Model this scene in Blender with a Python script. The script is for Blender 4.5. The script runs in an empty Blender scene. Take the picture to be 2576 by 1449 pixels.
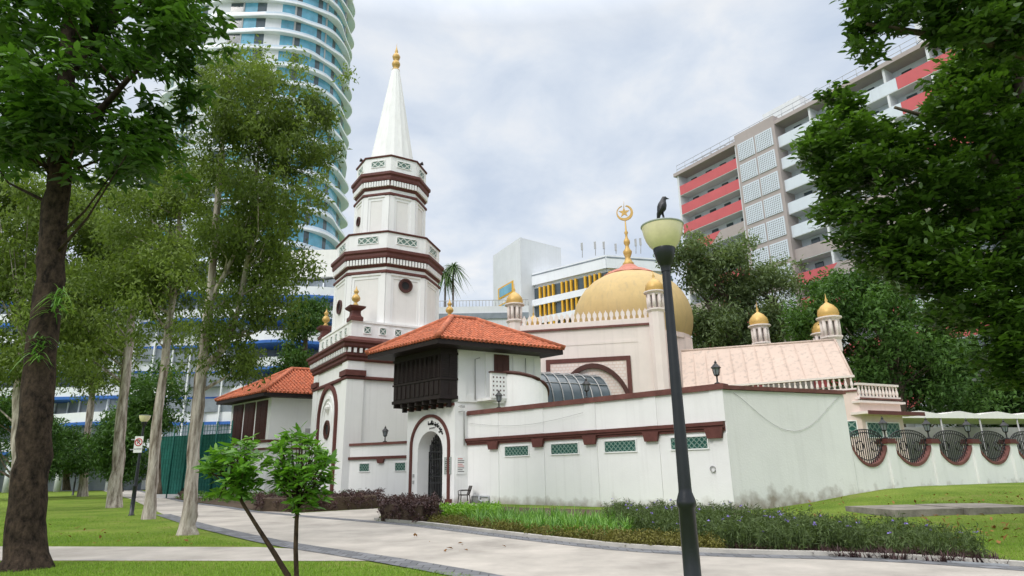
import bpy, bmesh, math, random
import numpy as np
from mathutils import Vector, Matrix
rng=np.random.default_rng(7); random.seed(7)
SC=bpy.context.scene; COL=SC.collection
R=math.radians; PI=math.pi
F=1607.; PIT=R(16); ROL=R(1.0); H=1.6
sp,cp=math.sin(PIT),math.cos(PIT); sr,cr=math.sin(ROL),math.cos(ROL)
def ray(u,v):
    a=(u-1288)/F; b=(724.5-v)/F
    a,b=a*cr+b*sr,-a*sr+b*cr
    return Vector((a,cp-b*sp,sp+b*cp))
def P(u,v,Y):
    d=ray(u,v); return Vector((d.x*Y/d.y,Y,H+d.z*Y/d.y))
def sst(t): t=max(0.,min(1.,t)); return t*t*(3-2*t)
def hgt(x,y): return .65*sst((x-8.8)/9.)*sst((y-20)/8.)
def G(u,v):
    d=ray(u,v); dz=min(d.z,-.004); z=0.
    for _ in range(14):
        t=(z-H)/dz; z=.5*z+.5*hgt(d.x*t,d.y*t)
    t=(z-H)/dz
    return Vector((d.x*t,d.y*t,z))
# ------------------------------------------------------------ materials
def newmat(name):
    m=bpy.data.materials.new(name); m.use_nodes=True; nt=m.node_tree
    return m,nt,nt.nodes['Principled BSDF']
def nd(nt,t,**k):
    n=nt.nodes.new(t)
    for a,b in k.items(): setattr(n,a,b)
    return n
def pm(name,col,rough=.75,var=.15,sc=1.5,bump=0.,bsc=25,metal=0.,streak=0.,grime=0.,gh=1.2,spec=.3,gcol=(.22,.17,.115)):
    m,nt,bs=newmat(name); L=nt.links.new
    geo=nd(nt,'ShaderNodeNewGeometry')
    n1=nd(nt,'ShaderNodeTexNoise'); n1.inputs['Scale'].default_value=sc; n1.inputs['Detail'].default_value=6; n1.inputs['Roughness'].default_value=.65
    L(geo.outputs['Position'],n1.inputs['Vector'])
    mr=nd(nt,'ShaderNodeMapRange'); mr.inputs[1].default_value=.25; mr.inputs[2].default_value=.75
    mr.inputs[3].default_value=1-var; mr.inputs[4].default_value=1+var
    L(n1.outputs['Fac'],mr.inputs[0])
    mx=nd(nt,'ShaderNodeMix',data_type='RGBA',blend_type='MULTIPLY'); mx.inputs[0].default_value=1
    mx.inputs[6].default_value=(*col,1); L(mr.outputs[0],mx.inputs[7]); out=mx.outputs[2]
    if streak:
        mp=nd(nt,'ShaderNodeMapping'); mp.inputs['Scale'].default_value=(3.2,3.2,.12); L(geo.outputs['Position'],mp.inputs[0])
        n2=nd(nt,'ShaderNodeTexNoise'); n2.inputs['Scale'].default_value=1.3; n2.inputs['Detail'].default_value=6; L(mp.outputs[0],n2.inputs['Vector'])
        m2=nd(nt,'ShaderNodeMapRange'); m2.inputs[1].default_value=.52; m2.inputs[2].default_value=.8; m2.inputs[3].default_value=0; m2.inputs[4].default_value=streak
        L(n2.outputs['Fac'],m2.inputs[0])
        x2=nd(nt,'ShaderNodeMix',data_type='RGBA'); L(m2.outputs[0],x2.inputs[0]); L(out,x2.inputs[6]); x2.inputs[7].default_value=(.20,.185,.165,1); out=x2.outputs[2]
    if grime:
        sx=nd(nt,'ShaderNodeSeparateXYZ'); L(geo.outputs['Position'],sx.inputs[0])
        n3=nd(nt,'ShaderNodeTexNoise'); n3.inputs['Scale'].default_value=2.2; n3.inputs['Detail'].default_value=8; L(geo.outputs['Position'],n3.inputs['Vector'])
        ad=nd(nt,'ShaderNodeMath',operation='MULTIPLY_ADD'); ad.inputs[1].default_value=-2.4*gh; ad.inputs[2].default_value=1.2*gh
        L(n3.outputs['Fac'],ad.inputs[0])
        a2=nd(nt,'ShaderNodeMath',operation='ADD'); L(sx.outputs[2],a2.inputs[0]); L(ad.outputs[0],a2.inputs[1])
        m3=nd(nt,'ShaderNodeMapRange'); m3.inputs[1].default_value=0.; m3.inputs[2].default_value=gh; m3.inputs[3].default_value=grime; m3.inputs[4].default_value=0
        L(a2.outputs[0],m3.inputs[0])
        x3=nd(nt,'ShaderNodeMix',data_type='RGBA'); L(m3.outputs[0],x3.inputs[0]); L(out,x3.inputs[6]); x3.inputs[7].default_value=(*gcol,1); out=x3.outputs[2]
    L(out,bs.inputs['Base Color'])
    bs.inputs['Roughness'].default_value=rough; bs.inputs['Metallic'].default_value=metal
    bs.inputs['Specular IOR Level'].default_value=spec
    if bump:
        n4=nd(nt,'ShaderNodeTexNoise'); n4.inputs['Scale'].default_value=bsc; n4.inputs['Detail'].default_value=5; L(geo.outputs['Position'],n4.inputs['Vector'])
        b=nd(nt,'ShaderNodeBump'); b.inputs['Strength'].default_value=bump; b.inputs['Distance'].default_value=.05
        L(n4.outputs['Fac'],b.inputs['Height']); L(b.outputs[0],bs.inputs['Normal'])
    return m
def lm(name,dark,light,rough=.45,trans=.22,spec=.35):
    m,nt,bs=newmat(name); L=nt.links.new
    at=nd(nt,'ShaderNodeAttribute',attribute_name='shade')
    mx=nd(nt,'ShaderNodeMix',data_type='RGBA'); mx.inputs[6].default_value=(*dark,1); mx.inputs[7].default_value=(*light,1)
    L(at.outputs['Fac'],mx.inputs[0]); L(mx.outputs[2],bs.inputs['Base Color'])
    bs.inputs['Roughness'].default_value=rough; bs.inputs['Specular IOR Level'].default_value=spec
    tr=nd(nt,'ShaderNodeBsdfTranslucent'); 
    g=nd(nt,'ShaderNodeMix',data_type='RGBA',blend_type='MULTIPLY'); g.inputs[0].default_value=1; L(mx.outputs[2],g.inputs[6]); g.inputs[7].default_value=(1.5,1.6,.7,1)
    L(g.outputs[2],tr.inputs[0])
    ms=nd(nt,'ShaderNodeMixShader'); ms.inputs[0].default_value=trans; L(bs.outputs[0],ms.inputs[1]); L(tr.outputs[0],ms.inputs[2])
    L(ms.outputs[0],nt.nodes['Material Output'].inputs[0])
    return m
def barkmat(name,c1,c2,zs=.3,sc=5.,bump=.8):
    m,nt,bs=newmat(name); L=nt.links.new
    geo=nd(nt,'ShaderNodeNewGeometry'); mp=nd(nt,'ShaderNodeMapping'); mp.inputs['Scale'].default_value=(1,1,zs); L(geo.outputs['Position'],mp.inputs[0])
    n=nd(nt,'ShaderNodeTexNoise'); n.inputs['Scale'].default_value=sc; n.inputs['Detail'].default_value=9; n.inputs['Roughness'].default_value=.7; L(mp.outputs[0],n.inputs['Vector'])
    r=nd(nt,'ShaderNodeValToRGB'); r.color_ramp.elements[0].position=.36; r.color_ramp.elements[1].position=.64
    r.color_ramp.elements[0].color=(*c1,1); r.color_ramp.elements[1].color=(*c2,1)
    L(n.outputs['Fac'],r.inputs[0]); L(r.outputs[0],bs.inputs['Base Color']); bs.inputs['Roughness'].default_value=.9; bs.inputs['Specular IOR Level'].default_value=.15
    b=nd(nt,'ShaderNodeBump'); b.inputs['Strength'].default_value=bump; b.inputs['Distance'].default_value=.06; L(n.outputs['Fac'],b.inputs['Height']); L(b.outputs[0],bs.inputs['Normal'])
    return m
M_={}
M_['white']=pm('white_plaster',(.86,.86,.855),.8,.04,.7,.12,18,streak=.16)
M_['wallw']=pm('white_wall_paint',(.86,.86,.855),.8,.04,.6,.12,14,streak=.12,grime=.6,gh=.4)
M_['wallside']=pm('stained_wall_paint',(.83,.83,.825),.85,.05,.6,.15,14,streak=.10,grime=.8,gh=.75)
M_['spire']=pm('weathered_spire',(.82,.825,.81),.85,.05,1.,.1,14,streak=.22)
M_['panelg']=pm('grey_plaster',(.80,.785,.765),.85,.05,1.,.1,14,streak=.12)
M_['brown']=pm('oxblood_paint',(.12,.042,.035),.6,.25,3.,.1,20)
M_['coping']=pm('weathered_coping',(.16,.065,.055),.7,.35,2.5,.2,20)
M_['dwood']=pm('dark_timber',(.02,.013,.012),.55,.3,4.,.15,20)
M_['bwood']=pm('brown_timber',(.075,.028,.022),.55,.3,4.,.15,20)
M_['gold']=pm('gold_paint',(.58,.37,.11),.45,.12,3.,.05,20,metal=.2,spec=.5)
M_['dome']=pm('dome_gold',(.55,.40,.18),.6,.10,1.0,.05,20,metal=.0,streak=.3,spec=.3)
M_['tile']=pm('terracotta_tile',(.46,.14,.072),.85,.5,3.5,.25,12,streak=.3)
M_['pink']=pm('pink_plaster',(.76,.62,.56),.8,.05,.8,.1,14,streak=.2)
M_['pinkl']=pm('pale_pink_plaster',(.80,.71,.665),.8,.05,.8,.1,14,streak=.12)
M_['pinkroof']=pm('beige_metal_roof',(.53,.415,.345),.65,.06,.5,.0,14,streak=.6)
M_['pinkcol']=pm('salmon_tile',(.50,.20,.15),.75,.15,2.)
M_['iron']=pm('black_iron',(.012,.012,.014),.4,.2,5.,spec=.5)
M_['pole']=pm('black_pole_paint',(.012,.014,.018),.32,.3,6.,.04,40,spec=.5)
M_['dark']=pm('dark_interior',(.02,.02,.022),.8,.2,2.)  # near-black colour standing in for unlit depth behind openings
M_['green']=pm('green_tile',(.02,.10,.08),.4,.3,8.)
M_['greenpale']=pm('pale_green_tile',(.20,.30,.26),.5,.2,8.)
M_['mgreen']=pm('grey_green_tile',(.12,.20,.17),.5,.3,8.)
M_['mpale']=pm('pale_lattice',(.58,.62,.58),.6,.15,8.)
M_['bowl']=pm('yellowed_glass',(.80,.72,.47),.2,.10,8.,spec=.6)
M_['grey']=pm('grey_paint',(.42,.42,.42),.8,.1,1.,streak=.15)
M_['lgrey']=pm('light_grey_paint',(.68,.70,.72),.8,.06,.5,streak=.12)
M_['bwhite']=pm('tower_white',(.78,.80,.83),.6,.05,.5,streak=.08)
M_['glass']=pm('teal_glass',(.11,.34,.47),.12,.4,.35,spec=.7)
M_['glass2']=pm('dark_glass',(.06,.085,.10),.12,.4,.5,spec=.7)
M_['gglass']=pm('grey_glass',(.22,.25,.28),.15,.35,.5,spec=.6)
M_['rail']=pm('rail_glass',(.54,.63,.71),.15,.12,.5,spec=.6)
M_['blue']=pm('blue_band',(.04,.14,.45),.5,.1,1.)
M_['yellow']=pm('yellow_fin',(.74,.42,.04),.6,.08,1.)
M_['redp']=pm('coral_paint',(.56,.125,.135),.75,.08,.6,streak=.12)
M_['taupe']=pm('taupe_paint',(.40,.35,.335),.8,.08,.6,streak=.12)
M_['paleb']=pm('pale_blue_paint',(.64,.70,.76),.8,.05,.6,streak=.12)
M_['screenhole']=pm('screen_hole',(.22,.23,.25),.8,.1,1.)
M_['plastic']=pm('brown_plastic',(.035,.025,.022),.4,.2,4.)
M_['signw']=pm('sign_white',(.82,.82,.82),.4,.04,3.)
M_['signr']=pm('sign_red',(.55,.02,.03),.4,.04,3.)
M_['signg']=pm('sign_grey',(.36,.39,.37),.4,.1,3.)
M_['black']=pm('black_print',(.01,.01,.01),.5,.05,3.)
M_['bird']=pm('black_feathers',(.012,.012,.015),.45,.4,30.,spec=.5)
M_['stone']=pm('mossy_slab',(.24,.22,.19),.9,.5,2.,.4,12)
M_['soil']=pm('garden_soil',(.085,.06,.04),.95,.4,4.,.5,14)
M_['steel']=pm('galvanised_steel',(.42,.44,.46),.45,.15,4.,metal=.4)
M_['greenmesh']=pm('green_fence_mesh',(.012,.11,.09),.7,.3,1.5)
M_['tent']=pm('white_canvas',(.82,.81,.78),.7,.05,1.,streak=.1)
M_['bark']=barkmat('rough_dark_bark',(.012,.009,.007),(.08,.056,.04),.6,8.,1.)
M_['barkp']=barkmat('papery_pale_bark',(.12,.09,.065),(.62,.56,.49),.14,5.5,.7)
M_['barkf']=barkmat('grey_bark',(.05,.04,.03),(.2,.16,.12),.3,4.,.5)
M_['stem']=barkmat('sapling_stem',(.02,.014,.01),(.09,.06,.04),.5,14.,.4)
M_['l_near']=lm('leaf_glossy_dark',(.008,.030,.007),(.10,.22,.03),.36,.25,.45)
M_['l_paper']=lm('leaf_olive_fine',(.04,.07,.015),(.215,.295,.066),.6,.3,.2)
M_['l_right']=lm('leaf_deep_green',(.013,.040,.009),(.135,.26,.038),.36,.24,.45)
M_['l_dome']=lm('leaf_dusty_green',(.05,.085,.035),(.22,.29,.13),.6,.2,.2)
M_['l_far']=lm('leaf_mid_green',(.022,.06,.013),(.12,.235,.05),.55,.22,.25)
M_['l_sap']=lm('leaf_sapling',(.025,.10,.012),(.19,.39,.045),.34,.3,.45)
M_['l_purple']=lm('leaf_purple',(.022,.012,.014),(.13,.07,.07),.5,.12,.3)
M_['l_lime']=lm('leaf_lime',(.08,.19,.02),(.30,.54,.06),.5,.25,.3)
M_['l_strap']=lm('leaf_strap',(.05,.15,.025),(.25,.45,.09),.42,.25,.35)
M_['l_bronze']=lm('leaf_bronze',(.06,.055,.015),(.22,.21,.05),.6,.15,.2)
M_['l_ruel']=lm('leaf_narrow',(.03,.05,.02),(.14,.20,.07),.6,.22,.2)
M_['petal']=lm('petal_violet',(.20,.14,.56),(.40,.32,.82),.6,.2,.2)
M_['l_grass']=lm('grass_blade',(.09,.18,.015),(.25,.40,.05),.6,.3,.2)
M_['l_dead']=lm('dead_leaf',(.12,.05,.015),(.38,.2,.07),.8,.1,.2)
def grassmat():
    m,nt,bs=newmat('lawn'); L=nt.links.new
    geo=nd(nt,'ShaderNodeNewGeometry')
    n1=nd(nt,'ShaderNodeTexNoise'); n1.inputs['Scale'].default_value=.45; n1.inputs['Detail'].default_value=7; L(geo.outputs['Position'],n1.inputs['Vector'])
    r=nd(nt,'ShaderNodeValToRGB'); e=r.color_ramp.elements; e[0].position=.3; e[0].color=(.10,.175,.02,1); e[1].position=.72; e[1].color=(.22,.29,.05,1)
    L(n1.outputs['Fac'],r.inputs[0])
    n2=nd(nt,'ShaderNodeTexNoise'); n2.inputs['Scale'].default_value=14; n2.inputs['Detail'].default_value=6; n2.inputs['Roughness'].default_value=.75; L(geo.outputs['Position'],n2.inputs['Vector'])
    mr=nd(nt,'ShaderNodeMapRange'); mr.inputs[1].default_value=.3; mr.inputs[2].default_value=.7; mr.inputs[3].default_value=.55; mr.inputs[4].default_value=1.4; L(n2.outputs['Fac'],mr.inputs[0])
    mx=nd(nt,'ShaderNodeMix',data_type='RGBA',blend_type='MULTIPLY'); mx.inputs[0].default_value=1; L(r.outputs[0],mx.inputs[6]); L(mr.outputs[0],mx.inputs[7])
    n3=nd(nt,'ShaderNodeTexNoise'); n3.inputs['Scale'].default_value=.9; n3.inputs['Detail'].default_value=8; L(geo.outputs['Position'],n3.inputs['Vector'])
    m3=nd(nt,'ShaderNodeMapRange'); m3.inputs[1].default_value=.56; m3.inputs[2].default_value=.75; m3.inputs[3].default_value=0; m3.inputs[4].default_value=.6; L(n3.outputs['Fac'],m3.inputs[0])
    x3=nd(nt,'ShaderNodeMix',data_type='RGBA'); L(m3.outputs[0],x3.inputs[0]); L(mx.outputs[2],x3.inputs[6]); x3.inputs[7].default_value=(.23,.18,.08,1)
    L(x3.outputs[2],bs.inputs['Base Color']); bs.inputs['Roughness'].default_value=.9; bs.inputs['Specular IOR Level'].default_value=.1
    b=nd(nt,'ShaderNodeBump'); b.inputs['Strength'].default_value=.9; b.inputs['Distance'].default_value=.06; L(n2.outputs['Fac'],b.inputs['Height']); L(b.outputs[0],bs.inputs['Normal'])
    return m
M_['lawn']=grassmat()
M_['path']=pm('washed_concrete',(.41,.38,.34),.85,.34,.55,.3,60,spec=.2)
def pavermat():
    m,nt,bs=newmat('grey_pavers'); L=nt.links.new
    geo=nd(nt,'ShaderNodeNewGeometry'); b=nd(nt,'ShaderNodeTexBrick'); L(geo.outputs['Position'],b.inputs['Vector'])
    b.inputs['Scale'].default_value=1.; b.inputs['Brick Width'].default_value=.3; b.inputs['Row Height'].default_value=.3; b.inputs['Mortar Size'].default_value=.012
    b.inputs['Color1'].default_value=(.11,.115,.125,1); b.inputs['Color2'].default_value=(.19,.195,.21,1); b.inputs['Mortar'].default_value=(.06,.06,.06,1)
    L(b.outputs[0],bs.inputs['Base Color']); bs.inputs['Roughness'].default_value=.85
    return m
M_['paver']=pavermat()
M_['kerb']=pm('pale_kerb',(.46,.44,.40),.85,.2,2.,.2,30)
# ------------------------------------------------------------ builders
def off(o):
    v=Vector((0,0,0))
    while o: v=v+o.location; o=o.parent
    return v
class MB:
    def __init__(s,M=None): s.v=[];s.f=[];s.m=[];s.s=[];s.M=M or Matrix()
    def add(s,vs,fs,mi=0,sm=False):
        k=len(s.v); s.v+=[s.M@Vector(p) for p in vs]
        for f in fs: s.f.append([i+k for i in f]); s.m.append(mi); s.s.append(sm)
        return s
    def box(s,x0,y0,z0,x1,y1,z1,mi=0):
        return s.add([(x0,y0,z0),(x1,y0,z0),(x1,y1,z0),(x0,y1,z0),(x0,y0,z1),(x1,y0,z1),(x1,y1,z1),(x0,y1,z1)],
          [(0,3,2,1),(4,5,6,7),(0,1,5,4),(1,2,6,5),(2,3,7,6),(3,0,4,7)],mi)
    def xz(s,poly,y0,y1,mi=0):
        n=len(poly); return s.add([(x,y0,z) for x,z in poly]+[(x,y1,z) for x,z in poly],
          [tuple(range(n)),tuple(range(2*n-1,n-1,-1))]+[(i,(i+1)%n,n+(i+1)%n,n+i) for i in range(n)],mi)
    def xy(s,poly,z0,z1,mi=0):
        n=len(poly); return s.add([(p[0],p[1],z0) for p in poly]+[(p[0],p[1],z1) for p in poly],
          [tuple(range(n-1,-1,-1)),tuple(range(n,2*n))]+[(i,(i+1)%n,n+(i+1)%n,n+i) for i in range(n)],mi)
    def lathe(s,prof,n,c=(0,0,0),ph=0.,mi=0,sm=False,mod=None):
        vs=[];fs=[]
        for r,z in prof:
            for i in range(n):
                a=ph+2*PI*i/n; q=r*(mod(i,z) if mod else 1)
                vs.append((c[0]+q*math.cos(a),c[1]+q*math.sin(a),c[2]+z))
        for j in range(len(prof)-1):
            for i in range(n): fs.append((j*n+i,j*n+(i+1)%n,(j+1)*n+(i+1)%n,(j+1)*n+i))
        s.add(vs,fs,mi,sm)
        if prof[0][0]>1e-4: s.add(vs[:n],[tuple(range(n-1,-1,-1))],mi)
        if prof[-1][0]>1e-4: s.add(vs[-n:],[tuple(range(n))],mi)
        return s
    def tube(s,pts,rads,n=8,mi=0,sm=True,jit=0.):
        pts=[Vector(p) for p in pts]; vs=[];fs=[]
        if not hasattr(rads,'__len__'): rads=[rads]*len(pts)
        for k,p in enumerate(pts):
            t=(pts[min(k+1,len(pts)-1)]-pts[max(k-1,0)]).normalized()
            a=t.cross(Vector((0,1,0)) if abs(t.y)<.9 else Vector((1,0,0))).normalized(); b=t.cross(a)
            for i in range(n):
                g=2*PI*i/n; r=rads[k]*(1+jit*(random.random()-.5))
                vs.append(p+a*math.cos(g)*r+b*math.sin(g)*r)
        for k in range(len(pts)-1):
            for i in range(n): fs.append((k*n+i,k*n+(i+1)%n,(k+1)*n+(i+1)%n,(k+1)*n+i))
        fs.append(tuple(range(n-1,-1,-1))); fs.append(tuple(range((len(pts)-1)*n,len(pts)*n)))
        return s.add(vs,fs,mi,sm)
    def build(s,name,mats,parent=None,origin=None,sub=0):
        me=bpy.data.meshes.new(name); o0=off(parent) if parent else Vector(origin or (0,0,0))
        me.from_pydata([tuple(p-o0) for p in s.v],[],s.f)
        if not isinstance(mats,(list,tuple)): mats=[mats]
        for m in mats: me.materials.append(M_[m] if isinstance(m,str) else m)
        me.polygons.foreach_set('material_index',s.m); me.polygons.foreach_set('use_smooth',s.s)
        bm=bmesh.new(); bm.from_mesh(me); bmesh.ops.recalc_face_normals(bm,faces=bm.faces); bm.to_mesh(me); bm.free()
        ob=bpy.data.objects.new(name,me); COL.objects.link(ob)
        if parent: ob.parent=parent
        else: ob.location=o0
        return ob
def tag(o,label=None,cat=None,group=None,kind=None):
    if label: o['label']=label
    if cat: o['category']=cat
    if group: o['group']=group
    if kind: o['kind']=kind
    return o
def thing(name,label,cat,loc=(0,0,0),group=None):
    o=bpy.data.objects.new(name,None); COL.objects.link(o); o.location=loc; o.empty_display_size=.2
    return tag(o,label,cat,group)
def copytree(o,loc=None,parent=None,label=None,group=None):
    c=o.copy(); COL.objects.link(c)
    if parent: c.parent=parent
    if loc is not None: c.location=loc
    if label: c['label']=label
    if group: c['group']=group
    for ch in list(o.children):
        if ch.parent==o: copytree(ch,None,c)
    return c
def rep(o,d):
    c=o.copy(); COL.objects.link(c); c.location=o.location+Vector(d); return c
def FR(o,x,y): 
    return Matrix(((x[0],y[0],0,o[0]),(x[1],y[1],0,o[1]),(0,0,1,o[2] if len(o)>2 else 0),(0,0,0,1)))
def an(d): return (math.cos(R(d)),math.sin(R(d)))
def wdir(M,x,y,z=0): return M.to_3x3()@Vector((x,y,z))
def text(name,body,size,mat,parent,M,align='CENTER'):
    cu=bpy.data.curves.new(name,'FONT'); cu.body=body; cu.size=size; cu.align_x=align; cu.align_y='CENTER'; cu.extrude=.004
    ob=bpy.data.objects.new(name,cu); COL.objects.link(ob)
    dg=bpy.context.evaluated_depsgraph_get(); me=bpy.data.meshes.new_from_object(ob.evaluated_get(dg))
    bpy.data.objects.remove(ob)
    me.transform(Matrix.Translation(-off(parent))@M); me.materials.clear(); me.materials.append(M_[mat])
    o=bpy.data.objects.new(name,me); COL.objects.link(o); o.parent=parent; return o
def npmesh(name,V,k,shade,mat,parent=None):
    V=np.asarray(V,dtype=np.float32).reshape(-1,3)
    if parent: V=V-np.array(off(parent),dtype=np.float32)
    n=len(V); me=bpy.data.meshes.new(name); me.vertices.add(n); me.vertices.foreach_set('co',V.ravel())
    me.loops.add(n); me.loops.foreach_set('vertex_index',np.arange(n,dtype=np.int32))
    nf=n//k; me.polygons.add(nf); me.polygons.foreach_set('loop_start',np.arange(0,n,k,dtype=np.int32))
    me.update(calc_edges=True)
    at=me.attributes.new('shade','FLOAT','FACE'); at.data.foreach_set('value',np.clip(np.asarray(shade,dtype=np.float32),0,1))
    me.materials.append(M_[mat]); ob=bpy.data.objects.new(name,me); COL.objects.link(ob)
    if parent: ob.parent=parent
    return ob
def nrm(a): return a/np.maximum(np.linalg.norm(a,axis=1,keepdims=True),1e-6)
S4=((0,0),(.45,.5),(1,0),(.45,-.5)); S6=((0,0),(.3,.46),(.68,.4),(1,0),(.68,-.4),(.3,-.46))
def leafV(pos,d,hint,L,W,shape):
    d=nrm(d); side=nrm(np.cross(d,hint)); up=np.cross(side,d)
    L=np.asarray(L).reshape(-1,1); W=np.asarray(W).reshape(-1,1); out=[]
    for t,w in shape: out.append(pos+d*L*t+side*W*w-up*L*(.18*t*t)+up*W*abs(w)*.35)
    return np.stack(out,1)
def cloud(centers,n,rad,L,W,shape=S4,ros=False,droop=.2,up=.6,sh=(.15,.85),base=None):
    centers=np.asarray(centers); K=len(centers); N=K*n; c=np.repeat(centers,n,0)
    d=nrm(rng.normal(size=(N,3)))
    if ros:
        d[:,2]=np.abs(d[:,2])*.7-.15-droop*.25; pos=c+d*rad*.12*rng.random((N,1))+rng.normal(size=(N,3))*rad*.22; dr=d.copy()
    else:
        pos=c+d*rad*rng.random((N,1))**.6; dr=nrm(rng.normal(size=(N,3))); dr[:,2]-=droop
    hint=rng.normal(size=(N,3))*.55+np.array([0,0,up+.2])
    l=L*(.7+.6*rng.random(N)); w=W*(.7+.6*rng.random(N))
    cs=np.repeat(rng.random(K) if base is None else base,n); rel=np.clip((pos[:,2]-c[:,2])/max(rad,1e-3)*.5+.5,0,1)  # rel paints light from above: leaf colour lightens up each cluster
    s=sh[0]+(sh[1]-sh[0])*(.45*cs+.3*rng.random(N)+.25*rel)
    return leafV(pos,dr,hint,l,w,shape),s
def inpoly(u,v,poly):
    c=False; n=len(poly)
    for i in range(n):
        (x1,y1),(x2,y2)=poly[i],poly[(i+1)%n]
        if (y1>v)!=(y2>v) and u<(x2-x1)*(v-y1)/(y2-y1)+x1: c=not c
    return c
def samp(poly,n):
    us=[p[0] for p in poly]; vs=[p[1] for p in poly]; out=[]
    while len(out)<n:
        u=random.uniform(min(us),max(us)); v=random.uniform(min(vs),max(vs))
        if inpoly(u,v,poly): out.append((u,v))
    return out
def edged(poly,u,v):
    best=1e9; n=len(poly)
    for i in range(n):
        x1,y1=poly[i]; x2,y2=poly[(i+1)%n]; dx,dy=x2-x1,y2-y1
        t=max(0,min(1,((u-x1)*dx+(v-y1)*dy)/max(dx*dx+dy*dy,1e-6))); best=min(best,math.hypot(u-x1-t*dx,v-y1-t*dy))
    return best
def crownpts(poly,Y,thick,n):
    out=[]
    for u,v in samp(poly,n):
        e=min(1.,edged(poly,u,v)*Y/F/max(thick*.6,.1))
        out.append(P(u,v,Y+thick*random.uniform(-1,1)*math.sqrt(max(.08,e))))
    return out
def tree(name,label,cat,trunks,Y,polys,mat,bark,K,n,rad,L,W,thick,shape=S4,ros=False,limbs=14,group=None,droop=.2,up=.6,sh=(.1,.9),sides=10,base=None,jit=.12,lr=.05,clump=6,spread=1.2):
    b=base if base is not None else P(trunks[0][0][0],trunks[0][0][1],Y)
    root=thing(name,label,cat,b,group)
    prim=[]
    ar=[abs(sum(p[i][0]*p[(i+1)%len(p)][1]-p[(i+1)%len(p)][0]*p[i][1] for i in range(len(p)))) for p in polys]
    for p,a in zip(polys,ar): prim+=crownpts(p,Y,thick,max(2,int(K/clump*a/sum(ar))))
    cs=[];sb=[]
    for p in prim:
        t_=random.random(); sg=rad*spread*random.uniform(.7,1.2)
        for j in range(clump):
            dz=random.gauss(0,sg*.5)
            cs.append((p.x+random.gauss(0,sg),p.y+random.gauss(0,sg),p.z+dz)); sb.append(min(1,max(0,t_+dz/sg*.2+random.uniform(-.12,.12))))  # higher tufts get lighter leaf colour, top light painted into the crown
    t=MB(); tp=[]
    for tr in trunks:
        pts=[];rr=[]
        for k,q in enumerate(tr):
            yy=Y+(q[3] if len(q)>3 else 0); p=P(q[0],q[1],yy); pts.append(p); rr.append(q[2]/2/F*yy)
        P2=[];R2=[]
        for k in range(len(pts)-1):
            m=4
            for j in range(m):
                f=j/m; P2.append(pts[k].lerp(pts[k+1],f)+Vector((random.uniform(-1,1),random.uniform(-1,1),0))*rr[k]*.12*(0 if k+j==0 else 1)); R2.append(rr[k]*(1-f)+rr[k+1]*f)
        P2.append(pts[-1]);R2.append(rr[-1])
        if tr is trunks[0] and len(P2)>3: P2.insert(0,P2[0]-Vector((0,0,.15))); R2[0]*=1.25; R2.insert(0,R2[0]*1.2)
        t.tube(P2,R2,sides,jit=jit); tp+=list(zip(P2,R2))
    for c in random.sample(prim,min(limbs,len(prim))):
        lo=[q for q in tp if q[0].z<c.z-.3] or tp
        q=min(lo,key=lambda q:(q[0]-c).length+abs((c.z-q[0].z)-(Vector((c.x,c.y))-Vector((q[0].x,q[0].y))).length*.8))
        mid=q[0].lerp(c,.5)+Vector((random.uniform(-.2,.2),random.uniform(-.2,.2),-.06*(c-q[0]).length))
        r0=min(q[1]*.6,lr*2.2)
        t.tube([q[0],q[0].lerp(mid,.6),mid,c],[r0,r0*.75,r0*.5,.012],6)
    t.build('trunk',bark,root)
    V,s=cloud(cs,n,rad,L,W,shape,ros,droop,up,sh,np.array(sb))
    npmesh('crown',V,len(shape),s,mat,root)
    return root
# ------------------------------------------------------------ ground
ax=[-900,-500,-300,-180,-120,-90]+list(range(-70,71,2))+[90,120,180,300,500,900]
ay=[-60,-30,-15]+list(range(-6,81,2))+[90,105,130,180,260,400,700,1200]
g=MB(); nx=len(ax)
g.add([(x,y,hgt(x,y)) for y in ay for x in ax],[(j*nx+i,j*nx+i+1,(j+1)*nx+i+1,(j+1)*nx+i) for j in range(len(ay)-1) for i in range(nx-1)],0,True)
tag(g.build('ground','lawn'),'grass lawn ground around the paths','ground',kind='structure')
def sheet(name,pix,z,mat,label,cat='path'):
    pts=[G(*p) for p in pix]; o=MB()
    o.add([(p.x,p.y,p.z+z) for p in pts],[tuple(range(len(pts)))])
    return tag(o.build(name,mat),label,cat,kind='structure')
def strip(name,pix,w,z,mat,label,cat='path',th=0.,side=0.):
    pts=[G(*p) for p in pix]; q=[]
    for k in range(len(pts)-1):
        for j in range(8): q.append(pts[k].lerp(pts[k+1],j/8))
    q.append(pts[-1])
    for _ in range(6): q=[q[0]]+[(q[i-1]+q[i]*2+q[i+1])/4 for i in range(1,len(q)-1)]+[q[-1]]
    o=MB(); A=[];B=[]
    for k,p in enumerate(q):
        t=(q[min(k+1,len(q)-1)]-q[max(k-1,0)]); nn=Vector((-t.y,t.x,0)).normalized()
        A.append(p+nn*(side+w/2)+Vector((0,0,z))); B.append(p+nn*(side-w/2)+Vector((0,0,z)))
    n=len(q); o.add(A+B,[(i,n+i,n+i+1,i+1) for i in range(n-1)])
    if th:
        D=Vector((0,0,th)); o.add(A+[p-D for p in A],[(i,n+i,n+i+1,i+1) for i in range(n-1)]); o.add(B+[p-D for p in B],[(i,n+i,n+i+1,i+1) for i in range(n-1)])
    return tag(o.build(name,mat),label,cat,kind='structure')
lowE=[(60,1209),(225,1225),(330,1256),(410,1294),(500,1323),(700,1369),(950,1406),(1200,1450),(1500,1515),(2000,1640)]
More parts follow.
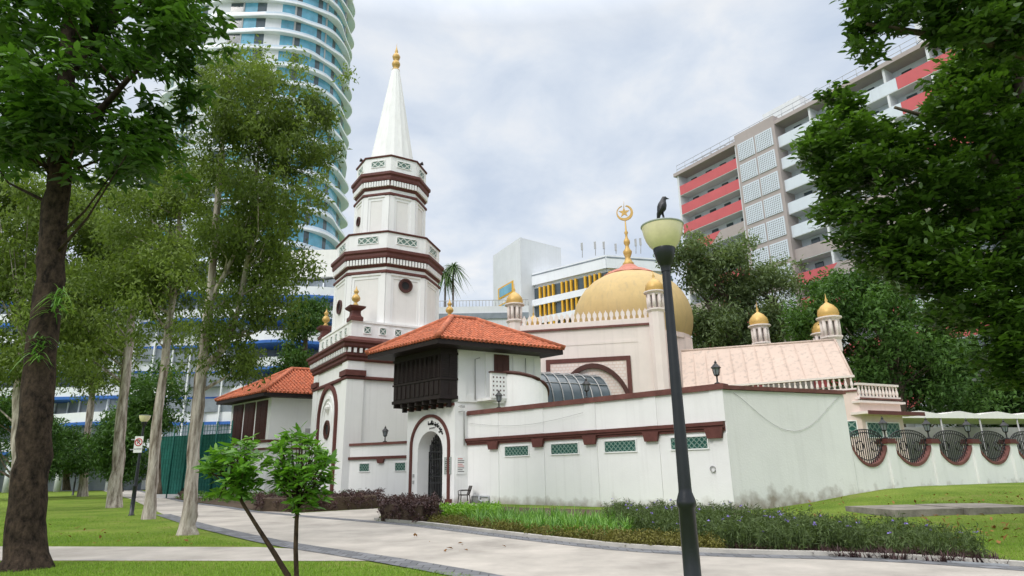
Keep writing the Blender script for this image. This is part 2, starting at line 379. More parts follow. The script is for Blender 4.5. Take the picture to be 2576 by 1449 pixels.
upE=[(2760,1445),(2530,1428),(2300,1412),(2100,1403),(1820,1397),(1560,1382),(1300,1352),(1060,1322),(945,1312),(955,1300),(1010,1284),(1080,1276),(1220,1272),(1160,1262),(1135,1260),(1010,1259),(975,1278),(770,1290),(640,1286),(560,1273),(470,1262),(395,1245),(320,1224),(262,1211),(60,1205)]
sheet('path',lowE+[(3100,1640)]+upE,.012,'path','pale concrete path curving past the mosque')
sheet('path',[(-260,1374),(-100,1375),(650,1377),(735,1381),(965,1412),(800,1412),(120,1411),(-260,1411)],.008,'path','narrow concrete side path crossing the left lawn')
strip('path_border',[(410,1295),(500,1323),(700,1369),(950,1406),(1200,1450),(1500,1515)],.6,.018,'paver','grey paver band along lawn side of the path')
strip('path_border',[(2700,1443),(2530,1430),(2300,1414),(2100,1405),(1820,1399),(1560,1384),(1300,1354),(1060,1324),(945,1314),(770,1300),(640,1288),(560,1275),(470,1264),(395,1247),(320,1226)],.5,.018,'paver','grey paver band along planting bed side of the path')
strip('kerb',[(2700,1436),(2530,1424),(2300,1409),(2100,1400),(1820,1394),(1560,1379),(1300,1349),(1060,1319),(945,1309)],.14,.09,'kerb','pale concrete kerb holding the planting bed','kerb',th=.1)
sheet('soil',[(950,1309),(1060,1319),(1300,1349),(1560,1379),(1820,1394),(2100,1400),(2530,1423),(2450,1385),(2200,1335),(1860,1290),(1500,1284),(1240,1276),(1100,1275),(990,1290)],.03,'soil','dark soil of the planting bed before the wall','soil')
sheet('soil',[(400,1247),(480,1262),(640,1284),(770,1288),(970,1276),(1005,1259),(860,1246),(640,1238),(430,1226)],.03,'soil','dark soil of the planting bed left of the gate','soil')
d0=G(2400,1417)
dr=thing('drain_grating','long slotted metal drain cover at the right end of the path edge','drain cover',d0)
a=G(2385,1418);b=G(2540,1428); X=(b-a).normalized(); FMd=FR((a.x,a.y,.02),(X.x,X.y),(-X.y,X.x)); ln=(b-a).length
o=MB(FMd); o.box(0,-.03,0,ln,0,.03); o.box(0,.3,0,ln,.33,.03); o.build('frame','steel',dr)
o=MB(FMd); 
for i in range(int(ln/.06)): o.box(i*.06+.01,0.002,0,i*.06+.04,.298,.024)
o.build('grate','steel',dr)
# ------------------------------------------------------------ helpers for facades
def facef(M,deg,dist,c=(0,0)):
    return M@Matrix.Translation((c[0],c[1],0))@Matrix.Rotation(R(deg+90),4,'Z')@Matrix.Translation((0,-dist,0))
def oculus(FM,cx,cz,r,parent):
    o=MB(FM)
    n=24
    for (ra,rb,ya,yb) in ((r*.95,r*1.25,-.10,.03),(r*.68,r*.93,-.05,.03)):
        vs=[];fs=[]
        for i in range(n):
            c,s=math.cos(2*PI*i/n),math.sin(2*PI*i/n)
            vs+=[(cx+ra*c,ya,cz+ra*s),(cx+rb*c,ya,cz+rb*s),(cx+rb*c,yb,cz+rb*s),(cx+ra*c,yb,cz+ra*s)]
        for i in range(n):
            j=(i+1)%n
            for k in range(4): fs.append((4*i+k,4*j+k,4*j+(k+1)%4,4*i+(k+1)%4))
        o.add(vs,fs)
    w=o.build('round_window','bwood',parent)
    o=MB(FM); o.xz([(cx+r*.7*math.cos(2*PI*i/n),cz+r*.7*math.sin(2*PI*i/n)) for i in range(n)],-.012,.02); o.build('pane','dark',w)
def grille(FM,x0,x1,z0,z1,parent,cell=.4,y=-.015,name='tile_grille',mb='green',ml='greenpale'):
    o=MB(FM); o.box(x0,y,z0,x1,y+.05,z1,0)
    nx=max(1,round((x1-x0)/cell)); nz=max(1,round((z1-z0)/cell)); w=.042*cell/.4
    dx=(x1-x0)/nx; dz=(z1-z0)/nz
    for i in range(nx):
        for j in range(nz):
            a,b=x0+i*dx,z0+j*dz
            o.xz([(a,b+w),(a,b),(a+w,b),(a+dx,b+dz-w),(a+dx,b+dz),(a+dx-w,b+dz)],y-.02,y-.001,1)
            o.xz([(a+dx-w,b),(a+dx,b),(a+dx,b+w),(a+w,b+dz),(a,b+dz),(a,b+dz-w)],y-.024,y-.002,1)
            q=dx*.2; zc=b+dz/2; xc=a+dx/2
            o.xz([(xc-q,zc),(xc,zc-q),(xc+q,zc),(xc,zc+q)],y-.028,y-.003,1)
    for a in (x0-.05,x1): o.box(a,y-.04,z0-.05,a+.05,y+.05,z1+.05,2)
    for b in (z0-.05,z1): o.box(x0,y-.038,b,x1,y+.05,b+.05,2)
    return o.build(name,[mb,ml,'white'],parent)
def archband(o,cx,zs,ri,ro,z0,y0,y1,mi=0,n=20,point=0.):
    vs=[];fs=[]
    def pt(r,a):
        x=r*math.cos(a); z=r*math.sin(a)
        return cx+x, zs+z*(1+point*math.sin(a)**2)
    prof=[]
    for i in range(n+1): prof.append((pt(ri,PI*i/n),pt(ro,PI*i/n)))
    prof=[((cx+ri,z0),(cx+ro,z0))]+prof+[((cx-ri,z0),(cx-ro,z0))]
    for (a,b) in prof: vs+=[(a[0],y0,a[1]),(b[0],y0,b[1]),(b[0],y1,b[1]),(a[0],y1,a[1])]
    m=len(prof)
    for i in range(m-1):
        for k in range(4): fs.append((4*i+k,4*i+4+k,4*i+4+(k+1)%4,4*i+(k+1)%4))
    fs+=[(0,1,2,3),(4*m-1,4*m-2,4*m-3,4*m-4)]
    o.add(vs,fs,mi)
def ring8(o,prof,mi=0): o.lathe(prof,8,ph=R(22.5),mi=mi)
GOLDF=[(.0,0),(.16,.02),(.2,.1),(.12,.22),(.1,.3),(.27,.45),(.3,.6),(.2,.78),(.09,.88),(.16,.98),(.18,1.08),(.08,1.2),(.03,1.35),(0,1.5)]
def hip_roof(M,x0,x1,y0,y1,ze,zr,ra,rb,parent,sp_=.27):
    c0,c1,c2,c3=[Vector(p) for p in ((x0,y0,ze),(x1,y0,ze),(x1,y1,ze),(x0,y1,ze))]
    A=Vector((ra[0],ra[1],zr));B=Vector((rb[0],rb[1],zr))
    o=MB(M); o.add([c0,c1,c2,c3,A,B],[(0,1,4),(1,2,5,4),(2,3,5),(3,0,4,5)])
    def rib(s,e):
        d=e-s; ln=d.length
        if ln<.2: return
        n=max(1,int(ln/.38)); pts=[];rr=[]
        for k in range(n):
            pts+=[s+d*(k/n)+Vector((0,0,.04)),s+d*((k+.96)/n)+Vector((0,0,.04))]; rr+=[.105,.078]
        o.tube(pts,rr,6,sm=False)
    nX=int((x1-x0)/sp_)
    for i in range(nX+1):
        x=x0+.05+i*(x1-x0-.1)/nX
        for (ca,cb,T,yy) in ((c0,c1,A,y0),(c3,c2,B,y1)):
            e=ca.lerp(T,(x-x0)/(T.x-x0)) if x<T.x else cb.lerp(T,(x1-x)/(x1-T.x))
            rib(Vector((x,yy,ze)),e)
    nY=int((y1-y0)/sp_)
    for i in range(nY+1):
        y=y0+.05+i*(y1-y0-.1)/nY
        for (ca,cb,xx) in ((c0,c3,x0),(c1,c2,x1)):
            if y<A.y: e=ca.lerp(A,(y-y0)/(A.y-y0))
            elif y<=B.y: e=Vector((A.x,y,zr))
            else: e=cb.lerp(B,(y1-y)/(y1-B.y))
            rib(Vector((xx,y,ze)),e)
    for s,e in ((c0,A),(c1,A),(c2,B),(c3,B),(A,B)): o.tube([s+Vector((0,0,.1)),e+Vector((0,0,.12))],.16,8)
    r=o.build('roof','tile',parent)
    o=MB(M); o.xy([(x0+.08,y0+.08),(x1-.08,y0+.08),(x1-.08,y1-.08),(x0+.08,y1-.08)],ze-.3,ze-.03); o.build('eaves','dwood',r)
    return r
# ------------------------------------------------------------ minaret
Mx,My=-9.54,47.
mn=thing('minaret','tall white octagonal minaret with brown cornices and ribbed spire on a square base','minaret',(Mx,My,0))
MM=FR((Mx,My),an(32),an(122)); S=3.95
o=MB(MM); o.box(-S,-S,-.2,S,S,9.0)
for sx in (-1,1):
    for sy in (-1,1): o.box(sx*S+(.09 if sx>0 else -.09),sy*S+(.09 if sy>0 else -.09),-.2,sx*(S-1.05),sy*(S-1.05),8.75)
o.build('base','wallw',mn)
o=MB(MM); r2=math.sqrt(2)
o.lathe([((S+.12)*r2,7.55),((S+.17)*r2,7.6),((S+.17)*r2,7.72),((S+.12)*r2,7.78)],4,ph=R(45))
for sx in (-1,1):
    for sy in (-1,1): o.box(sx*(S+.24),sy*(S+.24),7.79,sx*(S-1.15),sy*(S-1.15),8.15)
o.build('string_course','brown',mn)
o=MB(MM)
o.lathe([((S+.12)*r2,8.75),((S+.22)*r2,8.85),((S+.22)*r2,9.0),((S+.34)*r2,9.1),((S+.34)*r2,9.25)],4,ph=R(45))
o.lathe([((S+.25)*r2,9.25),((S+.25)*r2,9.6)],4,ph=R(45),mi=0)
o.lathe([((S+.45)*r2,9.6),((S+.5)*r2,9.7),((S+.5)*r2,9.85),((S+.62)*r2,9.95),((S+.62)*r2,10.1),((S+.1)*r2,10.4)],4,ph=R(45))
for k in range(4):
    FMk=facef(MM,90*k,S+.25)
    o.M=FMk
    for i in range(22): x=-S-.1+i*(2*S+.2)/21; o.box(x-.09,-.17,9.27,x+.09,0,9.58,1)
o.build('cornice',['brown','white'],mn)
o=MB(MM); W=S-.1
o.lathe([(W*r2,10.3),(W*r2,11.4),((W+.07)*r2,11.42),((W+.07)*r2,11.55)],4,ph=R(45)); par=o.build('parapet','white',mn)
for k in range(4):
    FMk=facef(MM,90*k,W)
    for i in range(6):
        x=-2.75+i*1.1; grille(FMk,x-.22,x+.22,10.72,11.16,par,.44,y=-.015,mb='mgreen',ml='mpale')
for sx in (-1,1):
    for sy in (-1,1):
        c=(sx*3.55,sy*3.55)
        o=MB(MM@Matrix.Translation((c[0],c[1],0))); o.lathe([(.62,11.5),(.62,11.75),(.48,11.85),(.42,12.0),(.42,12.2),(.75,12.38),(.8,12.5),(.62,12.55)],4,ph=R(45)); pd=o.build('pedestal','brown',mn)
        o=MB(MM@Matrix.Translation((c[0],c[1],12.55))); o.lathe(GOLDF,14,sm=True); o.build('finial','gold',pd)
FA=facef(MM,180,S)
o=MB(FA); archband(o,0,5.4,1.95,2.25,.0,-.16,.02); o.build('arch_moulding','brown',mn)
o=MB(FA); archband(o,0,5.3,1.35,1.6,.0,-.10,.02); archband(o,0,5.3,.9,1.05,.0,-.06,.02); o.build('inner_arch','white',mn)
o=MB(FA); o.lathe([(0,-.5),(.12,-.3),(.28,-.05),(.3,.1),(.15,.2),(.2,.34),(0,.5)],10,c=(0,0,6.0)); o.build('medallion','panelg',mn)
oculus(FA,0,4.55,.52,mn)
def tier(Rs,z0,zb,zc0,zc1,zp1,nd_,hw_):
    ap=Rs*math.cos(R(22.5)); hw=Rs*math.sin(R(22.5))
    o=MB(MM); ring8(o,[(Rs,z0),(Rs,zc0+.1)],1)
    for k in range(8):
        o.M=facef(MM,45*k,ap)
        o.box(-hw,-.10,z0,-hw+.36,0,zb,1); o.box(hw-.36,-.10,z0,hw,0,zb,1)
        o.box(-hw+.361,-.05,z0,-hw+.55,0,zb,1); o.box(hw-.55,-.05,z0,hw-.361,0,zb,1)
        o.box(-hw+.551,-.05,zb-.35,hw-.551,0,zb,1); o.box(-hw+.34,-.12,zb-.12,hw-.34,-.0005,zb+.02,1)
        o.box(-hw+.551,-.012,z0+.2,hw-.551,-.001,zb-.351,0)
    sh=o.build('shaft',['panelg','white'],mn)
    o=MB(MM); ring8(o,[(Rs+.1,zb),(Rs+.2,zb+.06),(Rs+.2,zb+.2),(Rs+.1,zb+.26)]); o.build('string_course','brown',mn)
    hh=zc1-zc0
    o=MB(MM); ring8(o,[(Rs+.05,zc0),(Rs+.14,zc0+.1*hh),(Rs+.14,zc0+.38*hh),(Rs+.22,zc0+.45*hh)],0)
    ring8(o,[(Rs+.3,zc0+.45*hh),(Rs+.34,zc0+.55*hh),(Rs+.34,zc0+.68*hh),(Rs+.46,zc0+.76*hh),(Rs+.46,zc0+.9*hh),(Rs+.1,zc1)],0)
    for k in range(8):
        o.M=facef(MM,45*k,(Rs+.14)*math.cos(R(22.5))); w=(Rs+.14)*math.sin(R(22.5))
        for i in range(nd_): x=-w+.12+i*(2*w-.24)/(nd_-1); o.box(x-.075,-.13,zc0+.14*hh,x+.075,0,zc0+.42*hh,1)
    o.build('cornice',['brown','white'],mn)
    Rp=Rs+.03
    o=MB(MM); ring8(o,[(Rp,zc1-.2),(Rp+.03,zc1),(Rp+.03,zp1-.12)]); pp=o.build('parapet','white',mn)
    o=MB(MM); ring8(o,[(Rp+.1,zp1-.119),(Rp+.14,zp1-.06),(Rp+.14,zp1)]); o.build('cap','brown',pp)
    api=(Rp+.03)*math.cos(R(22.5))
    for k in range(8):
        h2=hw*.52; zm=(zc1+zp1)/2+.02; grille(facef(MM,45*k,api),-h2,h2,zm-.24,zm+.24,pp,.48,y=-.012,mb='mgreen',ml='mpale')
    return sh
sh1=tier(3.85,10.3,15.25,15.75,17.15,18.45,13,.5)
sh2=tier(2.68,18.3,21.75,22.3,23.75,25.1,10,.4)
a1=3.85*math.cos(R(22.5)); a2_=2.68*math.cos(R(22.5))
oculus(facef(MM,-90,a1+.03),0,14.5,.42,mn); oculus(facef(MM,180,a1+.03),0,13.3,.42,mn)
oculus(facef(MM,180,a2_+.03),0,20.2,.3,mn)
o=MB(MM); o.lathe([(1.95,24.2),(1.72,25.6),(.36,34.2),(.3,34.5)],32,ph=R(5.6),mod=lambda i,z:1.0 if i%2 else 1.035); o.build('spire','spire',mn)
o=MB(MM@Matrix.Translation((0,0,34.45))); o.lathe([(.34,0),(.3,.12),(.14,.25),(.3,.4),(.36,.62),(.28,.85),(.14,.98),(.28,1.12),(.34,1.35),(.22,1.6),(.1,1.72),(.15,1.85),(.09,2.05),(.03,2.3),(0,2.75)],16,sm=True); o.build('finial','gold',mn)
for ang in (-50,-175):
    o=MB(facef(MM,ang,2.45)); o.tube([(0,-.05,25.25),(0,-.28,25.27)],[.06,.16],10); o.tube([(0,.05,25.1),(0,-.05,25.25)],.03,6); o.build('loudspeaker','dwood',mn)
# ------------------------------------------------------------ gatehouse
gx,gy=-3.28,35.72
gh=thing('gatehouse','white two-storey gatehouse with orange tiled roof and dark timber balcony over an arched gate','gatehouse',(gx,gy,0))
GM=FR((gx,gy),an(135.7),an(31))
o=MB(GM)
cx,hw,zs=2.12,1.12,2.75
arc=[(cx+hw*math.cos(PI*i/20),zs+hw*math.sin(PI*i/20)) for i in range(21)]
o.xz([(0,-.2),(cx-hw,-.2)]+arc[::-1]+[(cx+hw,-.2),(4.3,-.2),(4.3,5.35),(0,5.35)],0,.95)
o.box(0,.951,-.2,.35,5.7,5.35); o.box(3.95,.951,-.2,4.3,5.7,5.35); o.box(.35,.951,4.0,3.95,5.7,5.3)
o.box(.0,.15,5.352,4.3,5.7,8.4)
for y0,y1 in ((.15,.65),(1.9,2.35),(3.75,4.15),(5.25,5.7)): o.box(-.08,y0,5.353,-.001,y1,8.2)
o.box(-.07,.66,5.36,-.002,5.24,5.75)
o.build('wall','wallw',gh)
o=MB(GM); archband(o,cx,zs+.28,1.62,1.78,.0,-.09,.02); o.build('arch_moulding','brown',gh)
o=MB(GM); o.box(.0,-.12,5.15,4.3,.0,5.3); o.box(cx-1.95,-.14,-.1,cx-1.55,.0,.22); o.box(cx+1.55,-.14,-.1,cx+1.95,0,.22); o.build('string_course','brown',gh)
LET=[[[(0.05,.0),(.12,.18),(.26,.16),(.24,.02),(.1,0),(.3,0),(.36,0),(.40,.2),(.45,0),(.5,.2),(.55,0),(.6,.22),(.66,0),(.78,.02)],[(.72,.3),(.95,.34),(1.1,.26),(.86,.02),(.8,-.22),(.95,-.38),(1.15,-.36)],[(.97,-.12),(1.02,-.16)],[(1.28,.36),(1.42,.12),(1.32,0),(1.18,0)]],
 [[(0,.3),(.2,.36),(.36,.28),(.12,0),(.5,0)],[(.52,.0),(.55,.62)],[(.72,.3),(.95,.34),(1.05,.26),(.8,.02),(1.1,0)],[(.88,-.14),(.93,-.18)],[(1.1,0),(1.16,.28),(1.32,.2),(1.28,0),(1.12,0)],[(1.17,.44),(1.2,.46)],[(1.28,.47),(1.31,.45)]],
 [[(.02,.1),(.06,.26),(.2,.26),(.2,.06),(.05,0),(.4,0)],[(.12,.42),(.16,.44)],[(.44,0),(.46,.62)],[(.62,0),(.75,.22),(.95,.2),(.95,0),(.62,0)],[(.68,.05),(.70,.64)],[(.95,0),(1.08,0),(1.12,.16),(1.24,.12),(1.2,0),(1.36,0),(1.42,.28),(1.56,.18),(1.5,0),(1.34,0)],[(1.42,.44),(1.45,.46)],[(1.53,.46),(1.56,.44)]]]
o=MB(GM); a0=R(32); rr=1.37
for wd,st in zip(LET,(0,1.62,3.2)):
    for ps in wd:
        pts=[]
        for x,y in ps:
            th=a0+(x+st)*.33/rr; r=rr-.06+y*.36
            pts.append((cx-r*math.cos(th),-.02,zs+.28+r*math.sin(th)-.1))
        o.tube(pts,.028,5)
o.build('calligraphy','black',gh)
def sideM(M,x,y,z,out):
    n=wdir(M,*out).normalized(); up=Vector((0,0,1)); rt=up.cross(n).normalized(); n=rt.cross(up); p=M@Vector((x,y,z))
    return Matrix(((rt.x,up.x,n.x,p.x),(rt.y,up.y,n.y,p.y),(rt.z,up.z,n.z,p.z),(0,0,0,1)))
text('name_lettering','MASJID HAJJAH FATIMAH',.125,'black',gh,sideM(GM,cx,-.02,4.02,(0,-1)))
gt=MB(GM); 
gz=lambda x: zs+math.sqrt(max(0,hw*hw-(x-cx)**2))
for i in range(15):
    x=cx-hw+.08+i*(2*hw-.16)/14; gt.box(x-.018,.70,0,x+.018,.74,gz(x)-.02)
for z in (.1,1.0,1.35,2.3,2.7): gt.box(cx-hw,.69,z,cx+hw,.75,z+.07)
gt.box(cx-.06,.685,0,cx+.06,.755,zs+hw-.05); gt.box(cx-hw,.685,0,cx-hw+.07,.755,zs); gt.box(cx+hw-.07,.685,0,cx+hw,.755,zs)
for zc in (1.75,3.1):
    for sx in (-.55,.55):
        for r in (.18,.32): gt.tube([(cx+sx+r*math.cos(2*PI*i/16),.72,zc+r*math.sin(2*PI*i/16)) for i in range(17)],.018,5)
gt.build('gate','iron',gh)
o=MB(GM); o.box(.36,2.5,-.1,3.94,2.6,4.0); o.build('passage_shade_sheet','dark',gh)  # dark sheet behind the gate, shade of the passage put into its colour
bal=MB(GM); bal.box(-.05,-.9,5.55,4.35,.1,8.3,0)
for z0,z1 in ((5.5,5.68),(6.55,6.65),(7.95,8.1)): bal.box(-.11,-.96,z0,4.41,.12,z1,0)
bal.build('balcony','dwood',gh)
for i in range(5):
    x0=.06+i*.86
    o=MB(GM)
    for hx in (0,.42):
        o.box(x0+hx,-.955,6.68,x0+hx+.05,-.902,7.93); o.box(x0+hx+.33,-.955,6.68,x0+hx+.38,-.902,7.93)
        for j in range(14): z=6.72+j*.086; o.add([(x0+hx+.05,-.95,z),(x0+hx+.33,-.95,z),(x0+hx+.33,-.905,z+.07),(x0+hx+.05,-.905,z+.07)],[(0,1,2,3)])
        o.box(x0+hx+.06,-.95,5.75,x0+hx+.32,-.903,6.5)
    o.build('shutter','dwood',gh)
o=MB(GM)
for j in range(9):
    z=6.72+j*.135; o.box(-.075,-.8,z,-.052,.05,z+.07)
o.box(-.09,-.4,5.7,-.052,-.33,8.0); o.build('side_louvre','dwood',gh)
for i in range(7):
    x=.1+i*.68
    o=MB(GM); o.xz([(x,5.05),(x+.14,5.05),(x+.14,5.5),(x,5.5)],-.35,-.121); o.xz([(x,5.28),(x+.14,5.28),(x+.14,5.5),(x,5.5)],-.9,-.35); o.build('bracket','dwood',gh)
o=MB(GM); o.box(-.06,2.5,5.76,-.01,3.5,8.2); 
for z in (6.0,6.9): o.box(-.085,2.68,z,-.06,2.95,z+.75); o.box(-.085,3.05,z,-.06,3.32,z+.75)
o.build('door','bwood',gh)
for pth in ([(-.1,1.2,5.5),(-.1,1.2,7.8),(-.1,1.5,7.9)],[(-.1,4.6,5.6),(-.1,4.6,8.1)],[(-.06,.2,4.8),(-.06,.55,4.85),(-.06,.55,3.0)]):
    o=MB(GM); o.tube(pth,.03,6); o.build('pipe','grey',gh)
o=MB(GM); o.box(-.45,.1,5.0,-.3,.3,5.12); o.tube([(-.06,.2,5.1),(-.35,.2,5.15)],.02,5); o.build('camera','grey',gh)
rf=hip_roof(GM,-1.3,5.6,-2.0,6.4,8.6,10.6,(2.15,1.3),(2.15,2.9),gh)
o=MB(GM); o.box(.22,-.05,1.5,.78,-.005,2.4,0); p1=o.build('plaque','signg',gh)
o=MB(GM); 
for i in range(7): o.box(.3,-.056,2.25-i*.1,.3+(.4 if i%3 else .3),-.05,2.28-i*.1,0)
o.build('lettering','black',p1)
o=MB(GM); o.box(-.05,.12,1.5,-.005,.62,2.4,0); p2=o.build('plaque','signw',gh)
o=MB(GM)
for i in range(8): o.box(-.056,.18,2.28-i*.095,-.05,.18+(.38 if i%3 else .28),2.31-i*.095,1 if i in(0,3,4) else 0)
o.build('lettering',['black','signr'],p2)
for z in (1.35,1.0): 
    o=MB(GM); o.box(3.5,-.05,z,3.62,-.002,z+.18); o.build('intercom','grey',gh)
# spiral stair beside gatehouse
st=thing('spiral_stair','white curved stair with brown handrail against the right side of the gatehouse','stair',(GM@Vector((-1.0,4.2,0))))
o=MB(GM); n=16; sc_=(-1.15,3.55)
wall=[]
for i in range(n+1):
    a=R(275)-R(190)*i/n; zt=6.95-.25*i/n-1.5*(i/n)**2.2
    wall.append((sc_[0]+1.15*math.cos(a),sc_[1]+1.25*math.sin(a),zt)); 
vs=[];fs=[]
for p in wall: vs+=[(p[0],p[1],4.3),(p[0],p[1],p[2]),(sc_[0]+(p[0]-sc_[0])*.93,sc_[1]+(p[1]-sc_[1])*.93,p[2]),(sc_[0]+(p[0]-sc_[0])*.93,sc_[1]+(p[1]-sc_[1])*.93,4.3)]
for i in range(n):
    for k in range(4): fs.append((4*i+k,4*i+4+k,4*i+4+(k+1)%4,4*i+(k+1)%4))
o.add(vs,fs); o.build('balustrade','white',st)
o=MB(GM); o.tube([(p[0],p[1],p[2]+.04) for p in wall],.1,8); o.build('handrail','bwood',st)
o=MB(GM); o.box(-1.25,1.3,5.4,-.1,2.35,5.55); o.box(-1.3,1.3,5.5,-1.18,2.3,6.9)
for i in range(4):
    for j in range(5): o.box(-1.31,1.4+i*.22,5.65+j*.24,-1.301,1.47+i*.22,5.74+j*.24,1)
o.build('pierced_landing',['white','bwood'],st)
o=MB(GM); o.box(-1.36,1.25,6.9,-1.14,2.3,6.98); o.build('landing_rail','bwood',st)
# ------------------------------------------------------------ street wall
A=Vector((-2.73,36.3,0)); Cc=Vector((8.38,25.8,0)); L_=(Cc-A).length; d1=(Cc-A)/L_
WM=FR(A,(d1.x,d1.y),(-d1.y,d1.x))
sw=thing('boundary_wall','long white boundary wall with brown ledge and four green tile grilles','wall',A)
o=MB(WM); o.box(0,0,-.3,L_,.4,4.62)
for s in (2.3,5.45,8.65,11.9,15.0): o.box(s-.32,-.05,-.3,min(s+.32,L_),-.0005,2.9); o.box(s-.3,-.035,3.38,min(s+.3,L_),-.0005,4.62)
o.build('wall','wallw',sw)
o=MB(WM); o.xz([(0,4.62),(L_+.08,4.62),(L_+.08,4.8),(0,4.8)],-.1,.5); o.box(-.02,-.06,4.8,L_+.04,.45,4.86); o.build('coping','coping',sw)
o=MB(WM); o.box(.0,-.14,3.12,L_-.05,.0,3.36); o.box(0,-.2,3.22,L_-.05,-.14,3.36); o.box(0,-.08,3.0,L_-.05,0,3.119)
for s in (2.3,5.45,8.65,11.9,14.8):
    o.xz([(s-.4,3.119),(s+.4,3.119),(s+.3,2.72),(s-.3,2.72)],-.2,-.051)
o.build('ledge','brown',sw)
for s in (3.9,7.04,10.22,13.6): grille(WM,s-.82,s+.82,2.36,2.82,sw,.23,y=-.012)
o=MB(WM)
o.tube([(14.55+.11*math.cos(2*PI*i/16),-.05,1.55+.11*math.sin(2*PI*i/16)) for i in range(17)],.025,6); o.build('wall_ring','grey',sw)
o=MB(WM); pts=[(0.3+i*.4,-.1,4.2-.35*math.sin(PI*i/20)) for i in range(21)]; o.tube(pts,.009,4); o.build('cable','grey',sw)
o=MB(WM); o.tube([(.6,-.06,0),(.6,-.06,.35),(1.9,-.06,.35),(1.9,-.06,.0)],.04,6); o.tube([(1.2,-.1,.35),(1.2,-.1,.15),(1.6,-.2,.1)],.05,6); o.build('water_pipe','steel',sw)
E0=Vector((14.55,28.5,0)); ev=(E0-Cc); Le=ev.length; ev/=Le
EM=FR(Cc,(ev.x,ev.y),(-ev.y,ev.x))
ss=thing('side_wall','plain off-white wall with stained base turning right from the wall corner','wall',Cc)
o=MB(EM); o.box(.01,.0,-.3,Le,.4,4.6); o.build('wall','wallside',ss)
o=MB(EM); o.box(-.05,-.1,4.62,Le+.05,.5,4.78); o.build('coping','coping',ss)
o=MB(EM); o.tube([(.5+i*.33,-.03,4.5-1.5*math.sin(PI*i/18)**1.2) for i in range(19)],.008,4); o.build('cable','grey',ss)
p0=GM@Vector((4.3,.5,0)); nc=MM@Vector((-S+.35,-S,0)); lv=nc-p0; Ll=lv.length; lv/=Ll
LM=FR(p0,(lv.x,lv.y),(lv.y,-lv.x)); 
lw=thing('low_wall','low white wall with brown coping and two tile grilles between minaret and gatehouse','wall',p0)
o=MB(LM); o.box(0.02,0,-.2,Ll,.35,3.3); o.build('wall','wallw',lw)
o=MB(LM); o.box(0.02,-.1,3.3,Ll,.45,3.45); o.build('coping','coping',lw)
o=MB(LM); o.box(0.02,-.12,2.45,Ll,0,2.62); o.xz([(2.3,2.45),(2.9,2.45),(2.8,2.2),(2.4,2.2)],-.14,0); o.build('ledge','brown',lw)
for s in (1.05,3.95): grille(LM,s-.4,s+.4,1.75,2.2,lw,.22,y=-.012)
# ------------------------------------------------------------ lanterns
def lantern(loc,label,group):
    t=thing('wall_lantern',label,'lantern',loc,group); m=Matrix.Translation(loc)
    o=MB(m); o.lathe([(.13,0),(.13,.05),(.05,.08),(.035,.12),(.035,.32),(.1,.36)],8); o.build('stem','iron',t)
    o=MB(m); 
    for i in range(6):
        a=PI*i/3; o.tube([(.1*math.cos(a),.1*math.sin(a),.36),(.17*math.cos(a),.17*math.sin(a),.68)],.013,4)
    o.lathe([(.105,.36),(.105,.39)],6); o.build('cage','iron',t)
    o=MB(m); o.lathe([(.085,.39),(.15,.67)],6); o.build('glass','gglass',t)
    o=MB(m); o.lathe([(.22,.67),(.2,.7),(.09,.82),(.05,.86),(.06,.9),(.02,.96),(0,1.02)],6); o.build('roof','iron',t)
    return t
def onwall(M,s,z): p=M@Vector((s,.2,z)); return p
lan=lantern(onwall(WM,2.45,4.86),'black lantern on the wall coping just right of the gatehouse','lanterns on the white wall')
copytree(lan,onwall(WM,8.35,4.86),None,'black lantern on the coping in front of the glazed vault','lanterns on the white wall')
copytree(lan,onwall(WM,15.0,4.86),None,'black lantern on the coping at the wall corner','lanterns on the white wall')
copytree(lan,onwall(LM,2.55,3.45),None,'black lantern on the low wall left of the gatehouse','lanterns on the white wall')
